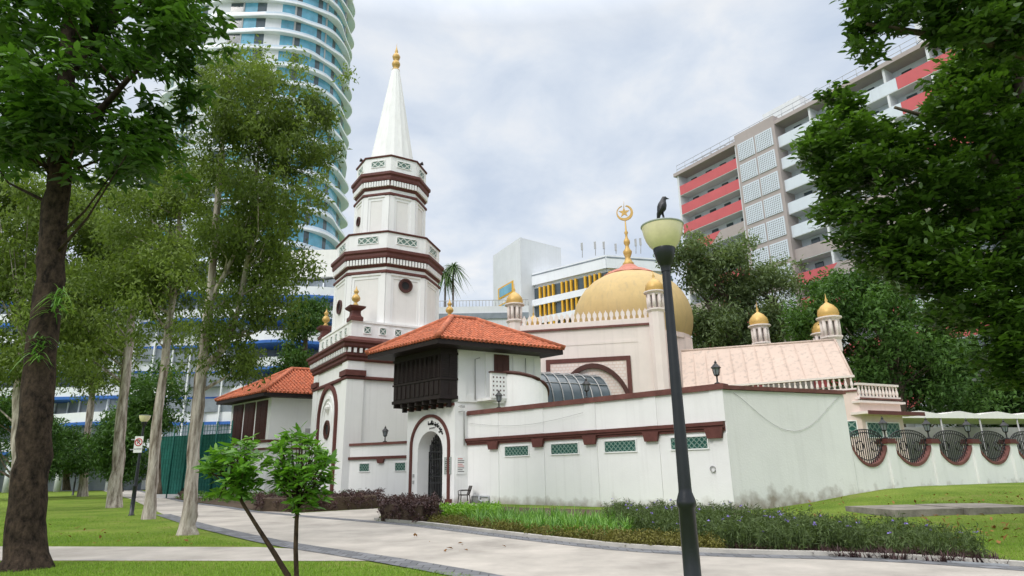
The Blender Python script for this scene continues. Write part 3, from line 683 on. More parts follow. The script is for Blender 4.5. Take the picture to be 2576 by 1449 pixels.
# ------------------------------------------------------------ fence wall with scooped bays
FM_=FR(E0,(ev.x,ev.y),(-ev.y,ev.x))
fw=thing('fence_wall','white scooped fence wall with brown copings and black iron grilles','fence wall',E0)
posts=[2.4,5.35,8.3,11.25,14.2,17.15,20.1]; xs=[.0]+posts
dip=lambda t: 1.6+.8*(1-math.sqrt(1-(.9*t)**2))/(1-math.sqrt(1-.9**2))
for k in range(len(xs)-1):
    x0,x1=xs[k]+.25,xs[k+1]-.25
    if k==0: x0=.02
    c=(x0+x1)/2; h=(x1-x0)/2; nn=24
    ts=[math.sin(PI/2*(-1+2*i/nn)) for i in range(nn+1)]
    cur=[(c+h*t,dip(t)) for t in ts]
    o=MB(FM_); o.xz([(x0,-.2),(x1,-.2)]+cur[::-1],0,.25); o.build('wall_panel','wallside',fw)
    o=MB(FM_); 
    for i in range(nn):
        (xa,za),(xb,zb)=cur[i],cur[i+1]; o.add([(xa,-.05,za-.09),(xb,-.05,zb-.09),(xb,-.05,zb+.04),(xa,-.05,za+.04),(xa,.3,za-.09),(xb,.3,zb-.09),(xb,.3,zb+.04),(xa,.3,za+.04)],[(0,1,2,3),(3,2,6,7),(4,7,6,5),(0,4,5,1)])
    o.build('coping','coping',fw)
    o=MB(FM_); nb=int(2*h/.13)
    for i in range(nb+1):
        t=(-1+2*i/nb)*.985; zt=2.7+.42*math.sqrt(1-t*t); x=c+h*t; o.box(x-.016,.1,dip(t)+.04,x+.016,.13,zt)
    for q_ in (2.7,2.56): o.tube([(c+h*t,.125,q_+.42*math.sqrt(max(0,1-t*t))) for t in ts],.025,5)
    o.tube([(c+h*t*.97,.125,dip(t)+.2) for t in ts],.025,5)
    for xo in (-.45,.45): o.tube([(c+xo+.22*math.cos(a),.09,2.4+.22*math.sin(a)) for a in [2*PI*i/16 for i in range(17)]],.022,5)
    o.build('grille','iron',fw)
for k,s in enumerate(posts):
    o=MB(FM_); o.box(s-.25,-.1,-.2,s+.25,.38,2.5); pr=o.build('pier','wallside',fw)
    o=MB(FM_); o.box(s-.32,-.17,2.5,s+.32,.45,2.6); o.box(s-.28,-.13,2.6,s+.28,.41,2.72); o.build('cap','brown',pr)
    nm=['nearest the side wall','second from the side wall','third from the side wall','fourth from the side wall','fifth from the side wall','sixth from the side wall','last'][k]
    if k<5: copytree(lan,FM_@Vector((s,.14,2.72)),None,'black lantern on the scooped fence pier '+nm,'lanterns on the scooped fence piers')
# ------------------------------------------------------------ prayer hall and dome
HX=(.976,-.216); HY=(.216,.976); HM=FR((.6,46.1),HX,HY)
hl=thing('prayer_hall','pale pink prayer hall with a large gold dome and merlon parapet','mosque hall',(.6,46.1,0))
o=MB(HM); o.box(0,0,-.2,9.75,17,11.35); o.box(.4,-.03,4,1.2,-.001,11.2); o.box(8.4,-.03,4,9.4,-.001,11.2); o.box(1.2,-.025,10.2,8.4,-.001,10.4); o.build('wall','pinkl',hl)
o=MB(HM); o.box(-.12,-.14,11.35,9.85,17.1,11.5); o.build('string_course','coping',hl)
o=MB(HM); o.box(-.05,-.05,11.5,9.8,.3,11.9); pa=o.build('parapet','pinkl',hl)
for i in range(24):
    x=.25+i*.4
    o=MB(HM)
    o.xz([(x-.07,11.9),(x+.07,11.9),(x+.09,12.1),(x+.15,12.25),(x+.12,12.45),(x+.05,12.52),(x,12.66),(x-.05,12.52),(x-.12,12.45),(x-.15,12.25),(x-.09,12.1)],.05,.2); o.build('merlon','pinkl',hl)
o=MB(HM); 
for b in ((1.8,8.95,7.8,9.25),(1.8,4.5,2.1,8.949),(7.5,4.5,7.8,8.949)): o.box(b[0],-.1,b[1],b[2],-.026,b[3])
o.build('panel_frame','brown',hl)
o=MB(HM); o.box(2.1,-.05,4.5,7.5,-.027,8.95,0)
for j in range(20):
    for i in range(20):
        x=2.2+i*.265+(.13 if j%2 else 0); z=4.6+j*.215
        if x<7.25: o.box(x,-.068,z,x+.2,-.051,z+.15,1)
o.build('brick_panel',['pink','pinkl'],hl)
o=MB(HM); archband(o,5.1,5.9,2.3,2.6,4.5,-.3,-.03,point=.12); o.build('pointed_arch','bwood',hl)
dc=Vector((10.25,53.4,0))
o=MB(Matrix.Translation(dc)); o.lathe([(5.0,-.2),(5.0,11.6)],8,ph=R(12)); o.lathe([(4.75,11.6),(4.75,12.0)],32); o.build('drum','pink',hl)
dom=[(4.55,11.7),(4.8,12.3),(4.97,13.0),(5.04,13.7),(4.97,14.4),(4.78,15.1),(4.45,15.8),(3.95,16.5),(3.3,17.1),(2.55,17.55),(1.7,17.9),(.8,18.12),(0,18.2)]
o=MB(Matrix.Translation(dc)); o.lathe(dom,64,sm=True); dm=o.build('dome','dome',hl)
o=MB(Matrix.Translation(dc)); 
o.lathe([(2.25,17.6),(2.3,17.7),(1.75,18.1),(1.0,18.4),(.6,18.75),(.5,18.8)],40,mod=lambda i,z:1.06 if (i//2)%2 and z<18 else 1.0); o.build('dome_collar','pinkcol',dm)
o=MB(Matrix.Translation(dc)); o.lathe([(.46,18.78),(.5,18.95),(.34,19.15),(.22,19.5),(.36,19.85),(.4,20.05),(.2,20.35),(.15,20.6),(.28,20.85),(.28,21.05),(.12,21.35),(.1,21.65),(.18,21.85),(.08,22.05),(.05,23.2),(0,23.3)],16,sm=True); o.build('finial','gold',dm)
cm=Matrix.Translation(dc+Vector((0,0,23.75)))@Matrix.Rotation(R(-11),4,'Z')
o=MB(cm)
out_=[(.74*math.cos(R(75)-R(330)*i/30),.74*math.sin(R(75)-R(330)*i/30)) for i in range(31)]
in_=[(.58*math.cos(R(75)-R(330)*i/30)+(-.06),.58*math.sin(R(75)-R(330)*i/30)+.07) for i in range(31)]
for i in range(30): o.xz([out_[i],out_[i+1],in_[i+1],in_[i]],-.06,.06)
o.build('crescent','gold',dm)
o=MB(cm); o.xz([((.5 if i%2==0 else .2)*math.sin(PI*i/5)-.05,(.5 if i%2==0 else .2)*math.cos(PI*i/5)+.05) for i in range(10)],-.05,.05); o.tube([(-.05,0,.5),(0,0,1.15)],[.03,.01],6); o.build('star','gold',dm)
def turret(x,y,zb,zt,r,parent,name='turret',full=False):
    m=Matrix.Translation((x,y,0)); h=zt-zb; hd=min(h*.42,r*3.6)
    zd=zt-hd
    o=MB(m); 
    if full: o.lathe([(r*.95,-.2),(r*.95,zb)],8)
    zn=zd-r*2.2
    o.lathe([(r*.95,zb),(r*.95,zn-.25),(r*1.2,zn-.1),(r*1.2,zn)],8)
    o.lathe([(r*.62,zn),(r*.62,zd-.2)],8,mi=1)
    for i in range(8):
        a=PI/4*i+PI/8; o.tube([(r*.85*math.cos(a),r*.85*math.sin(a),zn),(r*.85*math.cos(a),r*.85*math.sin(a),zd-.2)],r*.22,6)
    o.lathe([(r*.95,zd-r*.5),(r*1.0,zd-.15),(r*1.35,zd-.08),(r*1.35,zd)],16)
    t=o.build(name,['pinkl','taupe'],parent)
    o=MB(m); q=r*1.1
    o.lathe([(q*.95,zd),(q*1.05,zd+q*.35),(q*.95,zd+q*.8),(q*.62,zd+q*1.25),(q*.25,zd+q*1.5),(q*.1,zd+q*1.65),(q*.16,zd+q*1.85),(q*.05,zd+q*2.1),(q*.02,zt)],18,sm=True); o.build('turret_dome','gold',t)
    return t
turret(10.15,43.9,11.5,15.3,.58,hl,full=True)
q=P(1295,800,46.6); turret(q.x,q.y,11.4,15.3,.56,hl)
q=P(1342,800,58); turret(q.x,q.y,11.4,16.6,.6,hl)
q=P(1698,800,56); turret(q.x,q.y,11.4,16.2,.6,hl)
# glazed vault
p1_=HM@Vector((5.1,-.35,0)); p0_=Vector((.2,42.0,0)); vv=(p1_-p0_); Lv=vv.length; vv/=Lv
VM=FR(p0_,(vv.x,vv.y),(-vv.y,vv.x))
vt=thing('glazed_vault','dark glazed barrel vault roof with pale ribs between gatehouse and hall','roof',p0_)
def vp(x,a,r=2.2): return (x,r*math.cos(a),5.6+r*math.sin(a)*1.05)
o=MB(VM); n=14; vs=[vp(0,PI*i/n) for i in range(n+1)]+[vp(Lv,PI*i/n) for i in range(n+1)]
o.add(vs,[(i,i+1,n+2+i,n+1+i) for i in range(n)],0,True); o.add(vs[:n+1],[tuple(range(n+1))]); o.build('glazing','glass2',vt)
for j in range(9):
    x=Lv*j/8; o=MB(VM); o.tube([vp(x,PI*i/n,2.24) for i in range(n+1)],.04,5); o.build('rib','grey',vt)
for i in (3,5,7,9,11): o=MB(VM); o.tube([vp(0,PI*i/n,2.23),vp(Lv,PI*i/n,2.23)],.025,5); o.build('purlin','grey',vt)
o=MB(VM); o.box(-.1,-2.3,0,Lv,-2.21,5.6); o.box(-.1,2.21,0,Lv,2.3,5.6); o.build('side_wall','pinkl',vt)
# pink annex
an_=thing('prayer_annex','low pink annex with a stained sloping metal roof and baluster parapet','mosque annex',(11.1,42,0))
B0,B1=Vector((11.1,42,6.55)),Vector((19.6,37.0,6.55)); T0,T1=Vector((12.1,45.5,9.7)),Vector((20.9,40.9,9.45))
B2=Vector((22.6,43.6,6.55))
o=MB(); o.add([B0,B1,T1,T0],[(0,1,2,3)]); o.add([B1,B2,T1],[(0,1,2)]); dn=Vector((0,0,-.12)); o.add([B0+dn,B1+dn,T1+dn,T0+dn],[(0,1,2,3)]); 
nseam=12
for i in range(nseam+1): o.tube([B0.lerp(B1,i/nseam)+Vector((0,0,.005)),T0.lerp(T1,i/nseam)+Vector((0,0,.005))],.018,4,sm=False)
o.tube([T0,T1],.09,6); o.tube([T1,B1],.07,6)
o.build('roof','pinkroof',an_)
bd=(B1-B0); bd.z=0; bl_=bd.length; bd/=bl_; AM=FR((B0.x,B0.y),(bd.x,bd.y),(-bd.y,bd.x))
o=MB(AM); o.box(-.5,-.2,-.2,bl_+.1,3.9,5.75); o.build('wall','pink',an_)
sd=Vector((.9,.43,0)); Q=AM@Vector((bl_+.1,-.2,0)); QM=FR(Q,(sd.x,sd.y),(-sd.y,sd.x))
o=MB(QM); o.box(.02,.0,-.2,3.6,4,5.2); o.build('porch_wall','pink',an_)
o=MB(QM); o.box(-.3,-.7,4.35,4.6,.4,4.5); o.box(-.2,-.25,5.0,3.75,.5,5.12); o.box(-.1,-.12,5.2,3.7,4.1,5.3); o.build('canopy','pinkl',an_)
o=MB(QM); o.box(-.32,-.73,4.3,4.62,-.7,4.52); o.build('canopy_edge','brown',an_)
for x in (.35,1.9): grille(QM,x,x+1.2,3.1,3.9,an_,.4,y=-.02)
grille(AM,bl_-1.6,bl_-.2,3.2,4.0,an_,.45,y=-.22)
for M2,ln2,zz,yy in ((AM,bl_+.1,5.75,-.12),(QM,3.6,5.3,-.02)):
    o=MB(M2); o.box(0,yy-.1,zz,ln2,yy+.12,zz+.1); o.box(0,yy-.1,zz+.72,ln2,yy+.12,zz+.84); o.build('rail','pinkl',an_)
    o=MB(M2); o.box(0,yy-.16,zz-.1,ln2,yy+.1,zz); o.build('string_course','coping',an_)
    nb=int(ln2/.3)
    f=MB(M2); f.lathe([(.05,.0),(.05,.06),(.085,.18),(.07,.32),(.045,.42),(.06,.52),(.04,.62)],8,c=(.15,yy,zz+.1)); b0=f.build('baluster','pinkl',an_)
    for i in range(1,nb): rep(b0,wdir(M2,i*.3,0))
for (u,Y,zb,zt,r) in ((1910,47,9.3,13.6,.6),(2088,42.2,8.9,12.9,.6),(2062,47,8.5,13.0,.55),(2041,50,8.5,12.6,.5)):
    q=P(u,820,Y); turret(q.x,q.y,zb,zt,r,an_)
q=P(2330,1060,40); mq=thing('marquee','flat white canvas shelter roof behind the iron fence','marquee',(q.x,q.y,0))
MQ=FR((q.x-1.5,q.y),(.96,.28),(-.28,.96))
o=MB(MQ); 
for i in range(5): x=i*3.2; o.xz([(x,4.35),(x+3.2,4.35),(x+3.2,4.6),(x+1.6,4.8),(x,4.6)],0,5)
o.build('canopy','tent',mq)
for i in range(6):
    o=MB(MQ); o.tube([(i*3.2,.1,0),(i*3.2,.1,4.35)],.05,6); o.build('leg','grey',mq)
q=P(2350,1060,46); o=MB(MQ); o.box(-2,6,0,20,6.2,4.2); tag(o.build('back_wall','grey',origin=(q.x,q.y,0)),'long grey wall behind the canvas shelter','wall')
# ------------------------------------------------------------ left annex house
lx,ly=-18.9,50.2
la=thing('annex_house','white annex with orange hipped roof and tall dark louvred doors left of the minaret','house',(lx,ly,0))
LAM=FR((lx,ly),an(137),an(32))
o=MB(LAM); o.box(0,0,-.2,7,8,7.7); o.build('wall','wallw',la)
o=MB(LAM); o.box(-.08,-.08,4.05,7.1,-.001,4.25); o.box(-.08,0,4.05,-.001,8,4.25); o.box(-.1,-.1,3.5,7.1,-.002,3.65); o.box(-.1,0,3.5,-.002,8,3.65); o.build('string_course','brown',la)
for x in (.5,2.6,4.7):
    o=MB(LAM); o.box(x,-.1,4.3,x+1.7,-.002,7.3)
    for hx in (.06,.88):
        for j in range(24): o.box(x+hx,-.13,4.45+j*.11,x+hx+.74,-.1,4.52+j*.11)
    o.build('louvred_door','bwood',la)
o=MB(LAM); o.box(-.1,5.4,4.9,-.002,7.4,7.1); 
for j in range(18): o.box(-.13,5.5,5.0+j*.11,-.1,7.3,5.07+j*.11)
o.build('shutter','dwood',la)
hip_roof(LAM,-1.0,7.7,-1.1,9.5,7.75,10.2,(3.4,3.0),(3.4,5.2),la,.3)
ac=thing('aircon_unit','white outdoor air conditioner unit on the annex wall','air conditioner',LAM@Vector((-.3,2.9,4.5)))
o=MB(LAM); o.box(-.5,2.4,4.45,-.1,3.9,5.3); o.build('casing','signw',ac)
o=MB(LAM); o.tube([(-.51,3.4+.32*math.cos(2*PI*i/20),4.87+.32*math.sin(2*PI*i/20)) for i in range(21)],.02,5); o.tube([(-.51,3.4+.18*math.cos(2*PI*i/20),4.87+.18*math.sin(2*PI*i/20)) for i in range(21)],.02,5); o.box(-.512,2.5,4.6,-.501,2.9,5.1); o.build('fan_grille','grey',ac)
# ------------------------------------------------------------ background buildings
tc=Vector((-52.8,120,0)); tw=thing('condominium_tower','tall curved white tower with wavy balconies and teal glass','tower block',tc)
def out(k,ph,amp,n=72):
    pts=[]
    for i in range(n):
        a=2*PI*i/n; c,s=math.cos(a),math.sin(a)
        x=17.6*k*math.copysign(abs(c)**.75,c); y=13*k*math.copysign(abs(s)**.75,s)
        w=1+amp*math.sin(6*a+ph)+amp*.5*math.sin(10*a-ph*1.7)
        pts.append((tc.x+x*w,tc.y+y*w))
    return pts
FH=3.7; nfl=26; z0=34.
glaz=None; slabs={}
core=MB(); core.xy(out(.9,0,0),20,z0+nfl*FH); core.build('core','lgrey',tw)
for i in range(nfl):
    z=z0+i*FH; ph=i%6; kf=1+.075*max(0,1-i/18)
    if ph not in slabs:
        o=MB(); o.xy(out(1.005,ph*1.05,.02),z,z+.42); sl=o.build('balcony_slab','bwhite',tw)
        o=MB(); o.xy(out(.985,ph*1.05,.02),z+.42,z+1.05); ra_=o.build('railing','rail',tw); slabs[ph]=(sl,ra_,z); cs_=[sl,ra_]
    else:
        sl,ra_,zz=slabs[ph]; cs_=[rep(sl,(0,0,z-zz)),rep(ra_,(0,0,z-zz))]
    if glaz is None:
        o=MB(); a_=out(.94,0,0); 
        for j in range(72):
            p,q2=a_[j],a_[(j+1)%72]; mi=[0,1,2,2,2,1][j%6] if not (j>=58 or j<8) else (1 if j%4==0 else 0)
            o.add([(p[0],p[1],z+.43),(q2[0],q2[1],z+.43),(q2[0],q2[1],z+FH-.01),(p[0],p[1],z+FH-.01)],[(0,1,2,3)],mi)
        glaz=o.build('glazing',['glass','glass2','lgrey'],tw); cs_.append(glaz)
    else: cs_.append(rep(glaz,(0,0,i*FH)))
    for c in cs_: c.scale=(kf,kf,1)
pa_,pb_=out(.9,0,0),out(.965,0,0)
for j in range(0,72,6):
    p,q2=pa_[j],pb_[j]; dx=Vector((q2[1]-p[1],-(q2[0]-p[0]))).normalized()*.15
    o=MB(); o.xy([(p[0]-dx.x,p[1]-dx.y),(p[0]+dx.x,p[1]+dx.y),(q2[0]+dx.x,q2[1]+dx.y),(q2[0]-dx.x,q2[1]-dx.y)],z0+.3,z0+nfl*FH-.3); o.build('partition','grey',tw)
o=MB(); o.xy(out(.7,0,0),0,20); o.build('lift_lobby','grey',tw)
pb=thing('podium_building','white mid-rise block with blue wavy bands and grey windows behind the trees','office block',(-50,88,0))
def wav(x,k,i): return 86+1.6*math.sin(x*.16+i*.9)+.8*math.sin(x*.37-i*.6)+(-x-24)*.12*k
for i in range(7):
    z=5.2+i*3.45; xsx=[-92+j*1.4 for j in range(50)]; xsx=[x for x in xsx if x<=-23.4]
    for nm,za,zb,dy,mt in (('fascia',0,1.25,0,'bwhite'),('blue_band',-.4,-.02,-.15,'blue'),('window_band',1.26,3.04,1.5,'gglass')):
        poly=[(x,wav(x,0,i if nm!='window_band' else 0)+dy) for x in xsx]+[(-23.4,100),(-92,100)]
        o=MB(); o.xy(poly,z+za,z+zb); o.build(nm,mt,pb)
for j in range(28): 
    o=MB(); x=-90+j*2.4; o.box(x,wav(x,0,0)+1.2,5,x+.18,wav(x,0,0)+1.6,29); o.build('mullion','bwhite',pb)
o=MB(); o.box(-44,89,29.35,-23.6,100,33.5); o.build('plant_room','tent',pb)
o=MB(); o.box(-92,92,0,-23.5,100,5.2); o.build('ground_floor','gglass',pb)
for j in range(10): x=-88+j*6.8; o=MB(); o.tube([(x,88.5,0),(x,88.5,4.8)],.4,10); o.build('column','bwhite',pb)
q=P(1308,690,110); yb=thing('office_building','white office block with yellow window fins and rooftop antennas','office block',(q.x,q.y,0))
K0=P(1300,690,112); K1=P(1525,660,100); K2=P(1690,660,103)
zt=35.6
def seg(a,b):
    d=Vector((b.x-a.x,b.y-a.y,0)); l=d.length; d/=l; return FR((a.x,a.y),(d.x,d.y),(-d.y,d.x)),l
for si,(a,b) in enumerate(((K0,K1),(K1,K2))):
    M2,l=seg(a,b)
    o=MB(M2); o.box(0,.5,0,l,14,zt-2.2); o.build('wall','bwhite',yb)
    o=MB(M2); o.box(0,-.2,zt-2.2,l,14,zt); o.build('roof_parapet','bwhite',yb)
    o=MB(M2); o.box(0,-.24,zt-.5,l,-.2,zt-.25); o.build('roof_band','gglass',yb)
    for f in range(5):
        z=zt-2.2-(f+1)*3.3
        o=MB(M2); o.box(0,-.25,z-.55,l,.48,z+.6); o.build('spandrel','bwhite',yb)
        o=MB(M2); o.box(0,.3,z+.6,l,.49,z+2.75); o.build('window_band','glass2',yb)
    fin=None
    nf=int(l/.95)
    for f in range(3 if si==0 else 2):
        z=zt-2.2-(f+1)*3.3
        for j in range(nf):
            if j%5==4: continue
            if fin is None:
                o=MB(M2); o.box(.3,-.2,z+.601,.62,.29,z+2.74); fin=o.build('fin','yellow',yb); zf=z; jf=j
            else: rep(fin,wdir(M2,(j-jf)*.95,0,z-zf))
for (u,v0,v1) in ((1465,640,610),(1498,635,607),(1520,632,607),(1550,630,612),(1578,628,603),(1600,630,600),(1612,630,598)):
    a=P(u,v0+8,104);b=P(u,v1,104); o=MB(); o.tube([a,b],.07,5); o.box(b.x-.3,b.y-.1,b.z-1.4,b.x+.05,b.y+.1,b.z-.1); o.build('antenna','grey',yb)
K3=P(1308,597,108); zt3=K3.z
bb=thing('lift_block','tall plain white block with yellow framed windows on its left face','office block',(K3.x,K3.y,0))
Ka=P(1240,625,118); Kb=P(1410,614,114)
o=MB(); o.xy([(K3.x,K3.y),(Kb.x,Kb.y),(Kb.x-4,Kb.y+9),(Ka.x,Ka.y)],0,zt3); o.build('wall','lgrey',bb)
d=Vector((Ka.x-K3.x,Ka.y-K3.y,0)); l=d.length; d/=l; M3=FR((K3.x,K3.y),(d.x,d.y),(-d.y,d.x))
sg=1 if wdir(M3,0,-1).y<0 else -1
for j in range(5):
    z=zt3-9.5-j*3.3
    ya=-.1*sg; yb_=-.14*sg
    o=MB(M3); o.box(l*.25,min(-.002*sg,ya),z,l*.8,max(-.002*sg,ya),z+2.2); w=o.build('window','yellow',bb)
    o=MB(M3); o.box(l*.3,min(ya,yb_),z+.3,l*.75,max(ya,yb_),z+1.9); o.build('pane','glass',w)
q=P(1200,790,95); lb=thing('car_park_block','low grey white block seen between minaret and hall','building',(q.x,q.y,0))
a=P(1090,765,95);b=P(1330,790,95)
o=MB(); o.box(a.x,95,0,b.x,105,26.0); o.build('wall','lgrey',lb)
o=MB(); o.box(a.x,94.8,24.0,b.x,94.99,24.9); o.build('window_band','gglass',lb)
o=MB()
for i in range(30): x=a.x+i*(b.x-a.x)/29; o.tube([(x,95.2,26.),(x,95.2,27.)],.04,4)
o.tube([(a.x,95.2,27.),(b.x,95.2,27.)],.05,4); o.build('roof_railing','grey',lb)
# HDB slab
L0=P(1703,445,85); HF=FR((L0.x,L0.y),(.53,-.848),(.848,.53)); zt=42.4
hb=thing('apartment_slab','long apartment slab striped in coral, pale blue and taupe corridors','apartment block',(L0.x,L0.y,0))
o=MB(HF); o.box(0,1.7,0,56,12,zt); o.build('wall','paleb',hb)
o=MB(HF); o.box(-.4,-.3,zt,56,12.2,zt+.5); o.build('roof_slab','taupe',hb)
o=MB(HF); o.box(-.05,0,0,.3,1.7,zt); o.box(10.4,-.1,0,10.74,1.7,zt); 
for x in (21,25.4,29.8,34.2,38.6,43): o.box(x,.05,0,x+.25,1.7,zt)
o.build('cross_wall','lgrey',hb)
o=MB(HF); o.box(10.75,-.4,0,16.7,1.7,zt+1.2); o.build('stair_core','taupe',hb)
pat={0:('redp','redp',0,'paleb','paleb',0),1:('redp','redp',0,'paleb','paleb',0),2:('redp','redp',0,'paleb','paleb',0),3:('redp','taupe',5,'paleb','taupe',27),4:('redp','taupe',2.5,'paleb','taupe',24),5:('taupe','redp',4,'taupe','taupe',0),6:('taupe','redp',5,'redp','taupe',20),7:('redp','redp',0,'redp','taupe',23),8:('redp','redp',0,'redp','paleb',27),9:('redp','redp',0,'paleb','redp',20)}
win=None; pan=None; PH=1.4
for i in range(12):
    z=zt-2.95*(i+1); pt=pat.get(i,pat[8])
    o=MB(HF); o.box(.31,.02,z-.22,10.39,1.69,z); o.box(16.71,.02,z-.22,56,1.69,z); o.build('floor_slab','lgrey',hb)
    for (xa,xb,m1,m2,xs_) in ((.31,10.39,pt[0],pt[1],pt[2]),(16.71,40 if i>3 else 31,pt[3],pt[4],pt[5])):
        o=MB(HF)
        if m1==m2: o.box(xa,0,z-.15,xb,.15,z+PH-.15)
        else:
            o.xz([(xa,z-.15),(xs_,z-.15),(xs_+1.6,z+PH-.15),(xa,z+PH-.15)],0,.15,0); o.xz([(xs_,z-.15),(xb,z-.15),(xb,z+PH-.15),(xs_+1.6,z+PH-.15)],0.001,.15,1)
        o.build('corridor_parapet',[m1,m2],hb)
    o=MB(HF); o.box(40.02 if i>3 else 31.02,0,z-.15,56,.15,z+PH-.15); o.build('corridor_parapet','redp' if i%3<2 else 'paleb',hb)
    if i<9:
        for x in (1.2,3.9,6.4,8.8,18,22.3,23.9,27,31,35.5):
            if win is None: o=MB(HF); o.box(x,1.55,z+1.0,x+1.0,1.69,z+2.4); win=o.build('window','glass2',hb); wx,wz=x,z
            else: rep(win,wdir(HF,x-wx,0,z-wz))
        for x in (11.15,13.85):
            if pan is None:
                o=MB(HF); o.box(x,-.5,z+.3,x+2.45,-.402,z+2.65,0)
                for ii in range(9):
                    for jj in range(8): o.box(x+.12+ii*.255,-.515,z+.4+jj*.275,x+.24+ii*.255,-.501,z+.55+jj*.275,1)
                pan=o.build('pierced_screen',['paleb','screenhole'],hb); px,pz=x,z
            else: rep(pan,wdir(HF,x-px,0,z-pz))
o=MB(HF); 
for i in range(34): o.tube([(i*1.6,.1,zt+.5),(i*1.6,.1,zt+1.7)],.04,4)
for z in (1.1,1.7): o.tube([(0,.1,zt+z),(55,.1,zt+z)],.04,4)
o.build('roof_railing','steel',hb)
o=MB(HF); o.box(13,3,zt+.5,18.5,9,zt+4.2); o.box(33,2,zt+.5,56,10,zt+4.5); o.build('lift_room','lgrey',hb)
o=MB(HF); 
for i in range(8): o.tube([(2+i*1.3,2,zt+.5),(2+i*1.3,2,zt+2.2)],.05,4); o.tube([(2+i*1.3,2,zt+2.2),(2+i*1.3,6,zt+2.7)],.05,4)
for y in (2,4,6): o.tube([(1,y,zt+2.2+(y-2)*.12),(12,y,zt+2.2+(y-2)*.12)],.05,4)
for i in range(12): o.tube([(30+i*2,0,zt+4.6),(30+i*2,6,zt+6.2)],.06,4)
for y in (0,3,6): o.tube([(30,y,zt+4.6+y*.27),(54,y,zt+4.6+y*.27)],.07,4)
o.build('roof_frame','grey',hb)
# ------------------------------------------------------------ lamp posts, bird, sign
lp=Vector((1.78,7.04,0)); mL=Matrix.Translation(lp)
lamp=thing('lamp_post','black lamp post with yellowed glass bowl in the foreground with a bird on top','lamp post',lp,'lamp posts along the path')
o=MB(mL); o.lathe([(.125,0),(.125,.04),(.09,.06),(.086,1.2),(.1,1.22),(.1,1.27),(.07,1.36),(.068,1.4),(.047,3.84)],20,sm=True); o.lathe([(.093,.5),(.093,.52)],20); o.build('pole','pole',lamp)
o=MB(mL); o.lathe([(.055,3.78),(.058,3.84),(.066,3.86),(.08,3.88),(.115,3.99),(.128,4.05),(.125,4.065)],24,sm=True); o.build('collar','pole',lamp)
o=MB(mL); o.lathe([(.124,4.062),(.165,4.105),(.2,4.17),(.225,4.245),(.24,4.335)],32,sm=True); o.build('bowl','bowl',lamp)
o=MB(mL); o.lathe([(.243,4.333),(.25,4.34),(.25,4.352),(.2,4.362),(.0,4.37)],32,sm=True); o.build('lid','signg',lamp)
q=G(330,1297); l2=copytree(lamp,q,None,'black lamp post carrying the no parking sign on the left lawn','lamp posts along the path')
q2=G(183,1246); copytree(lamp,q2,None,'small distant lamp post at far left beyond the leaning trunk','lamp posts along the path')
bm_=Matrix.Translation(lp+Vector((-.02,-.18,4.362)))@Matrix.Scale(1.08,4)
o=MB(bm_); o.tube([(-.075,.0,-.035),(-.06,0,.0),(-.045,0,.05),(-.03,0,.085),(-.012,0,.125),(.0,0,.165),(.008,0,.195),(.014,0,.215),(.024,0,.235),(.04,0,.238),(.05,0,.236),(.078,0,.23)],[.008,.016,.02,.036,.05,.047,.036,.029,.029,.022,.011,.002],12)
for y in (-.018,.018): o.tube([(-.008,y,.1),(-.004,y,.05),(.004,y,.004)],[.014,.006,.005],6); o.tube([(.0,y,.004),(.035,y,.003)],[.005,.003],5); o.tube([(.0,y,.004),(-.018,y,.003)],[.005,.003],5)
br=tag(o.build('bird','bird',origin=tuple(lp+Vector((0,-.18,4.362)))),'black bird perched upright on the foreground lamp facing right','bird')
for y in (-1,1):
    o=MB(bm_); o.tube([(.0,y*.04,.175),(-.02,y*.047,.13),(-.045,y*.035,.07),(-.065,y*.012,.015)],[.012,.022,.018,.005],8); o.build('wing','bird',br)
sp0=G(330,1297); sg_=thing('no_parking_sign','white no parking sign plate fixed to the lamp post on the left lawn','sign',sp0+Vector((.3,-.1,0)))
cen=P(348,1118,sp0.y-.12)
TM=lambda dx,dz,dy: Matrix(((1,0,0,cen.x+dx),(0,0,-1,cen.y+dy),(0,1,0,cen.z+dz),(0,0,0,1)))
o=MB(Matrix.Translation(cen)); o.box(-.19,0,-.36,.19,.02,.36); o.build('plate','signw',sg_)
o=MB(Matrix.Translation(cen)); o.box(-.36,.02,.2,0,.05,.24); o.box(-.36,.02,-.24,0,.05,-.2); o.build('bracket','steel',sg_)
o=MB(Matrix.Translation(cen)); o.tube([(.155*math.cos(2*PI*i/24),-.008,.1+.155*math.sin(2*PI*i/24)) for i in range(25)],.02,5); o.tube([(-.11,-.012,.21),(.11,-.012,-.01)],.017,5); o.build('prohibition_ring','signr',sg_)
text('letter','P',.26,'black',sg_,TM(0,.1,-.006)); text('lettering','NO PARKING',.055,'black',sg_,TM(0,-.2,-.006))
q=G(362,1232); ub=thing('utility_box','small white utility box beside the path near the green fence','utility box',q)
o=MB(Matrix.Translation(q)); o.box(-.3,-.25,.1,.3,.25,1.25); o.build('cabinet','signw',ub)
o=MB(Matrix.Translation(q)); o.box(-.36,-.3,1.25,.36,.3,1.33); o.build('lid','grey',ub); o=MB(Matrix.Translation(q)); o.box(-.32,-.27,0,.32,.27,.1); o.build('plinth','grey',ub)
a=P(392,1190,54);b=P(572,1190,51); gf=thing('green_fence','tall green mesh sports fence behind the trees','fence',(a.x,a.y,0))
dd=Vector((b.x-a.x,b.y-a.y,0)); ln=dd.length; dd/=ln; GF=FR((a.x,a.y),(dd.x,dd.y),(-dd.y,dd.x))
o=MB(GF); o.box(0,.05,.3,ln,.08,4.8); 
o.build('windscreen','greenmesh',gf)
o=MB(GF)
for i in range(int(ln/.3)): o.box(i*.3,.02,.3,i*.3+.03,.049,5.6)
